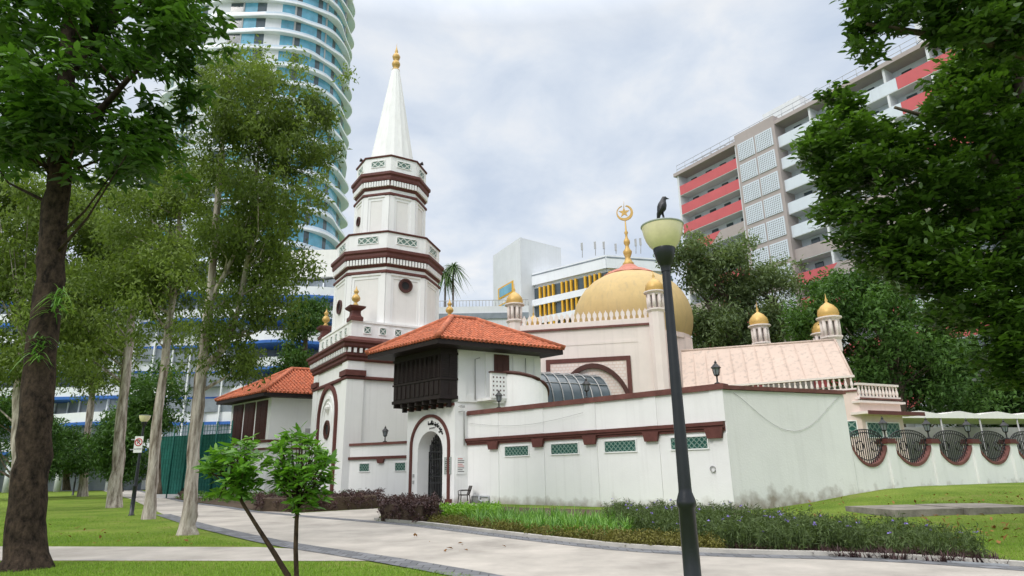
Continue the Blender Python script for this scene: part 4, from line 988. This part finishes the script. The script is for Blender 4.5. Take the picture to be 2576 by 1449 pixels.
for j in range(18): o.box(0,.022,.3+j*.3,ln,.048,.33+j*.3)
o.build('wire','greenmesh',gf)
for i in range(6): o=MB(GF); o.tube([(ln*i/5,0,0),(ln*i/5,0,5.8)],.06,6); o.build('post','greenmesh',gf)
o=MB(GF); o.box(0,.0,0,ln,.3,.3); o.build('kerb','grey',gf)
q=WM@Vector((.75,-.75,0.02)); cm_=Matrix.Translation(q)@Matrix.Rotation(R(-70),4,'Z')
ch=thing('plastic_chair','dark brown plastic garden chair standing against the wall beside the gate','chair',q)
o=MB(cm_); o.box(-.24,-.25,.4,.24,.23,.45); o.build('seat','plastic',ch)
o=MB(cm_); o.add([(-.24,.2,.45),(.24,.2,.45),(.27,.34,.88),(-.27,.34,.88),(-.24,.24,.45),(.24,.24,.45),(.27,.38,.88),(-.27,.38,.88)],[(0,1,2,3),(4,7,6,5),(0,4,5,1),(3,2,6,7),(0,3,7,4),(1,5,6,2)]); o.build('backrest','plastic',ch)
for sx in (-1,1):
    o=MB(cm_); o.tube([(sx*.27,.3,.66),(sx*.28,-.1,.66),(sx*.26,-.26,.62),(sx*.25,-.25,.42)],.025,6); o.build('armrest','plastic',ch)
    for y in (-.24,.24): o=MB(cm_); o.tube([(sx*.22,y*.95,.42),(sx*.26,y*1.15,0)],[.03,.022],6); o.build('leg','plastic',ch)
q=G(2330,1285); sb=thing('stone_slab','flat weathered concrete slab cover lying on the right lawn','slab',q)
o=MB(Matrix.Translation(q)@Matrix.Rotation(R(8),4,'Z')); o.box(-2.1,-1.3,-.1,.3,1.2,.14); o.build('slab','stone',sb)
o=MB(Matrix.Translation(q)@Matrix.Rotation(R(4),4,'Z')); o.box(.34,-1.5,-.1,2.7,1.0,.16); o.build('slab','stone',sb)
# ------------------------------------------------------------ vegetation
b1=G(60,1430); Y1=b1.y
tree('broadleaf_tree','large dark-trunked tree in the left foreground with drooping glossy leaves','tree',
 [[(62,1432,96),(72,1300,78),(82,1150,74),(98,950,70),(118,750,65),(138,560,62),(152,400,56),(165,250,46),(172,80,36),(180,-150,22)],
  [(150,420,30),(230,300,20),(330,190,14,-.6),(430,100,8,-1)],[(158,330,26),(90,200,18,.5),(10,80,10,.8)],[(168,200,26),(260,60,16,.6),(330,-60,9,1)]],
 Y1,[[(-110,430),(-110,-110),(470,-110),(480,20),(520,110),(535,200),(510,270),(455,275),(410,320),(375,390),(350,430),(300,455),(250,420),(190,390),(90,380),(50,450)]],
 'l_near','bark',880,19,.42,.27,.10,2.4,shape=S6,ros=True,limbs=30,droop=1.5,up=1.0,sh=(.0,1.0),sides=16,base=b1,lr=.02,clump=7,spread=.75)
def straps(name,bases,hts,wid,mat,spread=.6,droop=.5,seg=4,parent=None,sh=(.1,.9)):
    N=len(bases); bases=np.asarray(bases); a=rng.random(N)*2*PI; lean=spread*(.2+.8*rng.random(N))
    d=np.stack([np.cos(a)*lean,np.sin(a)*lean,np.ones(N)],1); d=nrm(d); side=np.stack([-np.sin(a),np.cos(a),np.zeros(N)],1)
    hts=np.asarray(hts)*(.7+.6*rng.random(N)); out=[];shs=[]; s0=sh[0]+(sh[1]-sh[0])*rng.random(N)
    def pt(t): 
        p=bases+d*(hts*t)[:,None]; p[:,2]-=droop*hts*t*t*lean*1.3; p[:,:2]+=(np.stack([np.cos(a),np.sin(a)],1)*(hts*lean*.4*t*t)[:,None]); return p
    for k in range(seg):
        t0,t1=k/seg,(k+1)/seg; w0=wid*(1-t0**2)*.5+.001; w1=wid*(1-t1**2)*.5+.0005
        A0,B0=pt(t0),pt(t1); out.append(np.stack([A0-side*w0,A0+side*w0,B0+side*w1,B0-side*w1],1)); shs.append(s0*(.6+.4*t1))
    return npmesh(name,np.concatenate(out),4,np.concatenate(shs),mat,parent)
for (u,v,lab) in ((95,880,'fern clump growing on the dark trunk, lower of the two'),(145,760,'fern clump growing on the dark trunk, upper of the two')):
    c=P(u,v,Y1-.3); f=thing('fern',lab,'fern',c,'ferns on the trunk')
    straps('frond',[tuple(c+Vector((random.uniform(-.12,.12),random.uniform(-.1,.1),random.uniform(-.25,.25)))) for _ in range(60)],.32,.028,'l_strap',1.6,.9,4,f)
PT='pale-trunked paperbark trees on the left'
def ptree(lab,trunks,polys,K,n,rad,L,W,thick,limbs=30,lr=.03):
    b=G(trunks[0][0][0],trunks[0][0][1]); 
    return tree('paperbark_tree',lab,'tree',trunks,b.y,polys,'l_paper','barkp',K,n,rad,L,W,thick,limbs=limbs,group=PT,droop=.8,up=.3,sh=(.0,1.0),base=b,jit=.3,lr=lr,clump=7,spread=1.0)
ptree('tall forked pale paperbark nearest the path with peeling white trunk',[[(473,1345,40),(480,1250,32),(490,1100,30),(505,950,28),(525,780,22),(545,560,17),(560,350,12),(580,170,6)],[(510,930,22),(560,880,17),(600,780,14),(625,640,12),(640,480,9),(660,300,5)],[(528,760,14),(600,620,9),(700,420,6),(740,300,4)]],
 [[(480,540),(530,330),(510,210),(565,110),(640,85),(695,140),(750,210),(800,260),(805,330),(770,420),(785,540),(755,640),(710,740),(680,770),(600,740),(530,700),(490,620)],[(540,720),(640,720),(700,780),(690,850),(640,910),(570,940),(540,860)]],560,78,.5,.165,.064,2.5,limbs=50)
ptree('slim dark-stained paperbark standing on the lawn edge just left of the forked one',[[(374,1306,28),(385,1180,24),(400,1030,22),(418,880,18),(440,700,15),(455,500,9)]],
 [[(310,450),(400,380),(480,430),(515,560),(495,700),(460,790),(410,850),(340,830),(290,740),(300,580)]],350,72,.7,.21,.082,2.6)
ptree('pale straight paperbark left of the no parking sign',[[(287,1277,32),(298,1150,26),(310,1000,24),(325,860,19),(345,650,12)]],
 [[(160,440),(320,420),(355,600),(350,760),(300,880),(210,890),(140,820),(140,600)]],330,72,.95,.29,.115,3.0)
ptree('thin distant paperbark left of the small far lamp post',[[(206,1249,20),(215,1130,16),(232,1000,14),(245,900,10)]],
 [[(190,950),(260,820),(320,850),(310,930),(250,980)]],110,62,1.2,.4,.16,3.)
ptree('paperbark partly hidden behind the big dark trunk',[[(40,1290,32),(45,1150,28),(50,1000,26),(60,850,20)]],
 [[(-50,430),(130,410),(180,700),(165,880),(80,960),(-50,980)]],340,76,.95,.29,.115,3.0)
ptree('leaning pale paperbark bending right behind the dark trunk',[[(128,1215,18),(150,1150,18),(185,1105,17),(205,1020,16),(220,930,12)]],
 [[(120,960),(150,800),(250,780),(270,900),(200,970)]],110,62,1.3,.44,.17,3.)
def rtree(name,lab,base,trunks,Y,polys,mat,*a,**k):
    return tree(name,lab,'tree',trunks,Y,polys,mat,'barkf',*a,base=base,**k)
rtree('broadleaf_tree','large glossy dark green tree filling the right edge',Vector((P(2720,1200,17).x,17,0)),[[(2740,1330,90),(2720,1000,80),(2680,700,70),(2620,420,50),(2560,200,30)],[(2690,760,45),(2500,560,24),(2300,430,10)],[(2670,650,40),(2450,330,18),(2250,270,8)]],17,
 [[(2060,275),(2100,240),(2150,280),(2220,325),(2330,340),(2365,210),(2440,60),(2576,30),(2650,30),(2650,975),(2560,980),(2450,930),(2405,810),(2330,735),(2230,675),(2175,650),(2130,620),(2100,555),(2080,485),(2085,430),(2045,395),(2045,315)]],
 'l_right',2500,24,.5,.235,.11,2.3,shape=S6,ros=True,limbs=10,sh=(0,1.0),up=1.4,lr=.02,clump=8,spread=.6)
rtree('broadleaf_tree','dark overhanging branch of a tree in the upper right corner',Vector((P(2900,1200,13).x,13,0)),[[(2920,1300,80),(2880,600,80),(2800,200,60),(2500,110,36),(2300,80,18),(2180,60,9)],[(2500,110,22),(2380,40,12),(2250,10,5)]],13,
 [[(2140,-80),(2140,10),(2155,55),(2140,80),(2170,120),(2190,145),(2230,90),(2300,80),(2400,125),(2576,115),(2660,115),(2660,-80)]],
 'l_right',560,22,.4,.21,.095,1.6,shape=S6,ros=True,limbs=6,sh=(0,.6),up=1.,lr=.015,clump=6,spread=.65)
rtree('rain_tree','broad dusty green dome-shaped tree behind the gold dome',Vector((P(1850,800,64).x,64,0)),[[(1850,1150,60),(1850,900,50),(1840,760,30)],[(1850,900,30),(1780,760,16)],[(1850,880,30),(1950,760,16)]],64,
 [[(1700,890),(1725,780),(1740,720),(1705,655),(1675,655),(1715,620),(1770,610),(1850,612),(1920,650),(1980,695),(2025,735),(1995,790),(1985,890)]],'l_dome',480,58,1.2,.48,.17,5.,limbs=30,sh=(.0,1.0),clump=6,spread=.8)
rtree('broadleaf_tree','mid green tree behind the annex turrets at right',Vector((P(2250,900,50).x,50,0)),[[(2250,1150,60),(2250,980,50),(2240,850,30)]],50,
 [[(2015,900),(2015,780),(2085,700),(2160,675),(2230,705),(2330,760),(2420,880),(2470,1010),(2300,1035),(2250,990),(2140,950),(2120,880),(2060,840)]],'l_far',500,60,1.05,.42,.17,4.,limbs=30,sh=(0,.9),spread=.8)
rtree('broadleaf_tree','far right bushy tree above the canvas shelter',Vector((P(2560,1000,54).x,54,0)),[[(2560,1150,50),(2560,980,40)]],54,[[(2380,1050),(2380,920),(2576,900),(2720,920),(2720,1050)]],'l_far',260,60,1.2,.45,.17,3.,limbs=10,sh=(0,.6))
rtree('conical_tree','narrow dark green tree left of the minaret base',Vector((P(765,900,64).x,64,0)),[[(762,1150,20),(765,900,14),(775,770,6)]],64,[[(722,945),(712,890),(745,870),(742,790),(772,755),(805,770),(810,805),(780,835),(785,940)]],'l_far',180,50,.9,.4,.15,2.3,limbs=16,sh=(0,.75),spread=.7)
for (lab,poly,Y,K) in (('small bushy tree under the paperbarks left of the green fence',[(330,1080),(330,970),(400,915),(470,940),(460,1020),(400,1090)],48,110),
 ('dark shrub tree at the far left edge behind trunks',[(-60,1190),(-60,1010),(60,990),(130,1060),(120,1190)],55,160),
 ('round shrub tree between the distant lamp and green fence',[(240,1195),(230,1090),(300,1040),(355,1080),(375,1195)],56,160),
 ('pale green shrub tree left of the small far lamp',[(100,1195),(110,1100),(180,1070),(225,1120),(220,1195)],62,130)):
    uc=sum(p[0] for p in poly)/len(poly); b=Vector((P(uc,1100,Y).x,Y,0))
    vb=1186+1600/Y
    tree('shrub_tree',lab,'shrub',[[(uc,vb+18,14),(uc,1130,10),(uc,1080,6)]],Y,[poly],'l_far','barkf',K,60,1.0,.36,.14,2.,limbs=8,base=b,sh=(0,.8),spread=.6)
for k,(u,v,hh) in enumerate(((1140,672,22),(1120,690,18))):
    c=P(u,v,112); pl=thing('palm_tree','taller fan palm behind the minaret' if k==0 else 'shorter fan palm behind the minaret, left of the taller one','palm tree',(c.x,c.y,0),'palms behind the minaret')
    o=MB(); o.tube([(c.x,c.y,0),(c.x+.1,c.y,c.z*.5),(c.x,c.y,c.z)],[.25,.2,.16],8); o.build('trunk','barkf',pl)
    straps('crown',[tuple(c+Vector((0,0,random.uniform(-.3,.1)))) for _ in range(110)],2.1,.28,'l_right',2.6,.8,5,pl,sh=(.1,.6))
# sapling foreground
sy=7.4; base=Vector((P(738,1449,sy).x,sy,0))
def spt(u,v,w,dy=0): p=P(u,v,sy+dy); return p,w/2/F*sy
sap=thing('sapling','young two-stemmed sapling with glossy leaf rosettes in the foreground','sapling',base)
o=MB()
for st_ in ([(725,1449,14),(690,1392,12),(650,1330,10),(610,1265,8),(585,1200,6),(575,1130,4)],[(746,1449,12),(744,1380,11),(746,1310,10),(752,1250,8),(758,1180,6),(760,1110,4)]):
    pts=[base-Vector((0,0,.1)),base.lerp(spt(*st_[0])[0],.5)]; rr=[.045,.038]
    for q in st_: p,r=spt(*q); pts.append(p); rr.append(r)
    o.tube(pts,rr,8,jit=.15)
cs=[]
for poly,K,stem in (([(510,1185),(540,1115),(570,1098),(622,1103),(664,1140),(655,1203),(615,1253),(562,1264),(522,1238)],70,(600,1240)),([(682,1150),(710,1092),(742,1082),(798,1106),(840,1155),(824,1228),(777,1294),(724,1287),(698,1230)],86,(752,1280))):
    for p in crownpts(poly,sy,.42,K):
        cs.append(p); a=P(stem[0],stem[1],sy).lerp(P(stem[0]-12,stem[1]-90,sy),random.random()); o.tube([a,a.lerp(p,.5)-Vector((0,0,.03)),p],[.009,.006,.004],5)
o.build('trunk','stem',sap)
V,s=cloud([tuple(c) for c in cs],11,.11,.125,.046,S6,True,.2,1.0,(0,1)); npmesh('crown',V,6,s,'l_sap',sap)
def ground_pts(poly,n): return [G(u,v) for u,v in samp(poly,n)]
def hedge(name,lab,poly,h,mat,K,n,L,W,core=True,stuff=False,group=None,sh=(0,1)):
    pts=[G(*p) for p in poly]; c=sum(pts,Vector())/len(pts); cs=[]
    for p in ground_pts(poly,K): cs.append((p.x,p.y,p.z+h*(random.random()**.6)*random.uniform(.8,1.06)))
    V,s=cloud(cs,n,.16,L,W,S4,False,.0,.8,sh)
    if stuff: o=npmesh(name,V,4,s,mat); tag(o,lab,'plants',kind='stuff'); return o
    root=thing(name,lab,'hedge',c,group)
    if core:
        o=MB(); o.xy([(c.x+(p.x-c.x)*.9,c.y+(p.y-c.y)*.9) for p in pts],c.z,c.z+h*.78); o.build('dark_core','soil',root)  # solid dark core added inside the foliage so it is not see-through
    npmesh('foliage',V,4,s,mat,root); return root
hedge('hedge','clipped purple hedge at the path corner right of the gate',[(948,1312),(1060,1320),(1112,1310),(1095,1290),(990,1288)],.72,'l_purple',420,26,.085,.05)
hedge('hedge','long purple hedge in front of the low wall left of the gate',[(637,1288),(765,1290),(968,1279),(960,1266),(700,1268),(640,1272)],.72,'l_purple',480,26,.09,.055)
hedge('hedge','short purple hedge beside the path near the green fence',[(388,1243),(470,1258),(470,1240),(395,1228)],.7,'l_purple',160,24,.13,.08)
hedge('hedge','low dark green hedge along the far left end of the lawn',[(-80,1213),(140,1205),(330,1211),(330,1203),(-80,1204)],1.1,'l_far',300,30,.3,.16,sh=(0,.6))
hedge('groundcover','mixed green bedding plants left of the gate behind the purple hedge',[(400,1246),(480,1261),(640,1272),(900,1262),(990,1256),(860,1244),(620,1236),(430,1224)],.5,'l_strap',420,26,.16,.06,stuff=True,sh=(0,.7))
hedge('groundcover','lime green low bedding plants beside the purple hedge',[(1075,1292),(1260,1292),(1240,1312),(1120,1308)],.38,'l_lime',330,26,.09,.055,stuff=True)
hedge('groundcover','bronze green low groundcover along the path edge',[(1065,1318),(1300,1348),(1560,1378),(1820,1393),(1810,1372),(1540,1356),(1300,1335),(1130,1308)],.2,'l_bronze',800,24,.06,.03,stuff=True)
sl=[p for p in ground_pts([(1190,1302),(1300,1300),(1560,1325),(1590,1350),(1540,1362),(1300,1344),(1170,1318)],170)]
bs=[]
for p in sl:
    for _ in range(22): bs.append((p.x+random.gauss(0,.05),p.y+random.gauss(0,.05),p.z))
tag(straps('spider_lilies',bs,.55,.035,'l_strap',.9,.5,4),'pale green strap-leaved lilies in the bed before the wall','plants',kind='stuff')
rp=ground_pts([(1520,1318),(1560,1345),(1820,1388),(2100,1397),(2500,1421),(2440,1388),(2250,1345),(2000,1318),(1860,1300),(1520,1296)],520)
bs=[];fl=[];lv_=[]
for p in rp:
    dens=.4 if p.x>6.5 else 1
    if p.x>6.5 and random.random()<.35: continue
    for _ in range(int(6*dens)+1):
        x,y=p.x+random.gauss(0,.12),p.y+random.gauss(0,.12); h=random.uniform(.3,.6)*(1 if p.x<6.5 else .85); bs.append((x,y,p.z))
        for j in range(8): t=random.uniform(.2,1); lv_.append((x+random.gauss(0,.05),y+random.gauss(0,.05),p.z+h*t))
        if random.random()<.035: fl.append((x,y,p.z+h+.03))
tag(straps('ruellia_stems',bs,.5,.014,'l_ruel',.25,.2,2),'thin upright stems of violet-flowered bedding plants','plants',kind='stuff')
V,s=cloud(lv_,2,.05,.13,.022,S4,False,.1,.6,(0,1)); tag(npmesh('ruellia_leaves',V,4,s,'l_ruel'),'narrow leaves of violet-flowered bedding plants','plants',kind='stuff')
V,s=cloud(fl,5,.015,.045,.04,S4,True,0,1.,(0,1)); tag(npmesh('ruellia_flowers',V,4,s,'petal'),'scattered small violet flowers over the bed','flowers',kind='stuff')
dk=ground_pts([(1830,1388),(2520,1424),(2480,1408),(1850,1378)],260); bs=[]
for p in dk:
    for _ in range(12): bs.append((p.x+random.gauss(0,.04),p.y+random.gauss(0,.04),p.z))
tag(straps('dark_grass_edging',bs,.22,.02,'l_purple',.9,.5,3),'dark purple grassy edging plants along the kerb','plants',kind='stuff')
bs=[]
for poly,n in (([(-150,1415),(880,1415),(1180,1449),(1300,1490),(-150,1490)],26000),([(130,1340),(450,1340),(640,1374),(-100,1374),(-100,1310),(300,1300)],14000),([(0,1240),(250,1250),(400,1300),(440,1335),(0,1330)],6000),([(2560,1230),(2700,1420),(2540,1420),(2200,1330),(1900,1290),(2100,1255)],9000)):
    bs+=[tuple(p) for p in ground_pts(poly,n)]
tag(straps('grass',bs,.05,.008,'l_grass',.8,.2,1),'short bright green lawn grass','grass',kind='stuff')
fp=ground_pts([(2560,1235),(2650,1330),(2450,1390),(2200,1330),(1900,1290),(2100,1255)],260)+ground_pts([(0,1300),(600,1372),(0,1372)],30)+ground_pts([(1000,1330),(1300,1380),(1100,1400)],10)
V,s=cloud([(p.x,p.y,p.z+.025) for p in fp],1,.01,.15,.075,S4,False,0,2.5,(0,1)); tag(npmesh('fallen_leaves',V,4,s,'l_dead'),'scattered dry fallen leaves on the lawn','leaves',kind='stuff')
# ------------------------------------------------------------ light, world, camera
sund=Vector((-.48,-.60,.64)).normalized()
sl_=bpy.data.lights.new('sun','SUN'); sl_.energy=1.5; sl_.angle=R(18); sl_.color=(1,.955,.90); so=bpy.data.objects.new('sun',sl_); COL.objects.link(so); so.rotation_euler=sund.to_track_quat('Z','Y').to_euler(); so.location=(0,0,60)
w=bpy.data.worlds.new('World'); SC.world=w; w.use_nodes=True; nt=w.node_tree; L=nt.links.new; bg=nt.nodes['Background']
sky=nd(nt,'ShaderNodeTexSky'); sky.sky_type='NISHITA'; sky.sun_disc=False; sky.sun_elevation=math.asin(sund.z); sky.sun_rotation=math.atan2(sund.x,sund.y)
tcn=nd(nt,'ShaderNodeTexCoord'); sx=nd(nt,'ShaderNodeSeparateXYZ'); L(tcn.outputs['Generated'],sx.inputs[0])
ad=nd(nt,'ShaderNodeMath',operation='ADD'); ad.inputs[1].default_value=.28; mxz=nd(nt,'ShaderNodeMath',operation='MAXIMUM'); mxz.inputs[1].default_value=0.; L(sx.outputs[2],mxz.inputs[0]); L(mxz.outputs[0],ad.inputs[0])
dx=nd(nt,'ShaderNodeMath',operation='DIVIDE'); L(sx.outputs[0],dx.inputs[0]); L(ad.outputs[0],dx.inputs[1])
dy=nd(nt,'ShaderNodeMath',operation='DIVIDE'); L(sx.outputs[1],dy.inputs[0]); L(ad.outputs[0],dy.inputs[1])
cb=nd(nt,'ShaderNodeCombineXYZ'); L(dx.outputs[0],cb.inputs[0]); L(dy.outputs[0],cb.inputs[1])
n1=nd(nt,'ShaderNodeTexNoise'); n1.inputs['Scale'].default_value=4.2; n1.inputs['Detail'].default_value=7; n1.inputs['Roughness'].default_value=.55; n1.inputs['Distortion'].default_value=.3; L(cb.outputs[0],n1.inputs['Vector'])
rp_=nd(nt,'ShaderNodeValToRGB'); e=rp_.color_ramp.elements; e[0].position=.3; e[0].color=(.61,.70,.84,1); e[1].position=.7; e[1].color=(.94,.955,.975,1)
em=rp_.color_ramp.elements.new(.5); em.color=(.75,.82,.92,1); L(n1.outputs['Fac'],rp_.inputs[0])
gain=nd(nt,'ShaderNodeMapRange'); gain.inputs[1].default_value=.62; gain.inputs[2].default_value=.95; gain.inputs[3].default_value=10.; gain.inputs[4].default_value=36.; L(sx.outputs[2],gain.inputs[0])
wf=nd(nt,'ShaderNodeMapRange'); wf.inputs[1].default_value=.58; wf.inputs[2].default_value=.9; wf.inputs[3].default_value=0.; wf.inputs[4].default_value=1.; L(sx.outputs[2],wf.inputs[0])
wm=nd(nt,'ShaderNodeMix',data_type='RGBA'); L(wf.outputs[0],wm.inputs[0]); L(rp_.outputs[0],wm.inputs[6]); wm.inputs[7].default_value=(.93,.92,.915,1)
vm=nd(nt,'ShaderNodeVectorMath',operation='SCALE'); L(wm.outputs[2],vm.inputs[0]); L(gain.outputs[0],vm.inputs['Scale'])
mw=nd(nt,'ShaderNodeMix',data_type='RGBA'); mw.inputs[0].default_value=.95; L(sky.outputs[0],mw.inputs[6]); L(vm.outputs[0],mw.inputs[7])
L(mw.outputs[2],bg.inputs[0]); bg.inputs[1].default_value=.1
cam=bpy.data.cameras.new('camera'); cam.sensor_width=36; cam.lens=36*F/2576; cam.clip_end=3000; cam.clip_start=.05
co=bpy.data.objects.new('camera',cam); COL.objects.link(co)
rt=Vector((cr,sr*sp,-sr*cp)); up=Vector((sr,-cr*sp,cr*cp)); bk=-Vector((0,cp,sp))
co.matrix_world=Matrix(((rt.x,up.x,bk.x,0),(rt.y,up.y,bk.y,0),(rt.z,up.z,bk.z,H),(0,0,0,1)))
SC.camera=co
SC.view_settings.view_transform='Standard'; SC.view_settings.look='None'; SC.view_settings.exposure=0
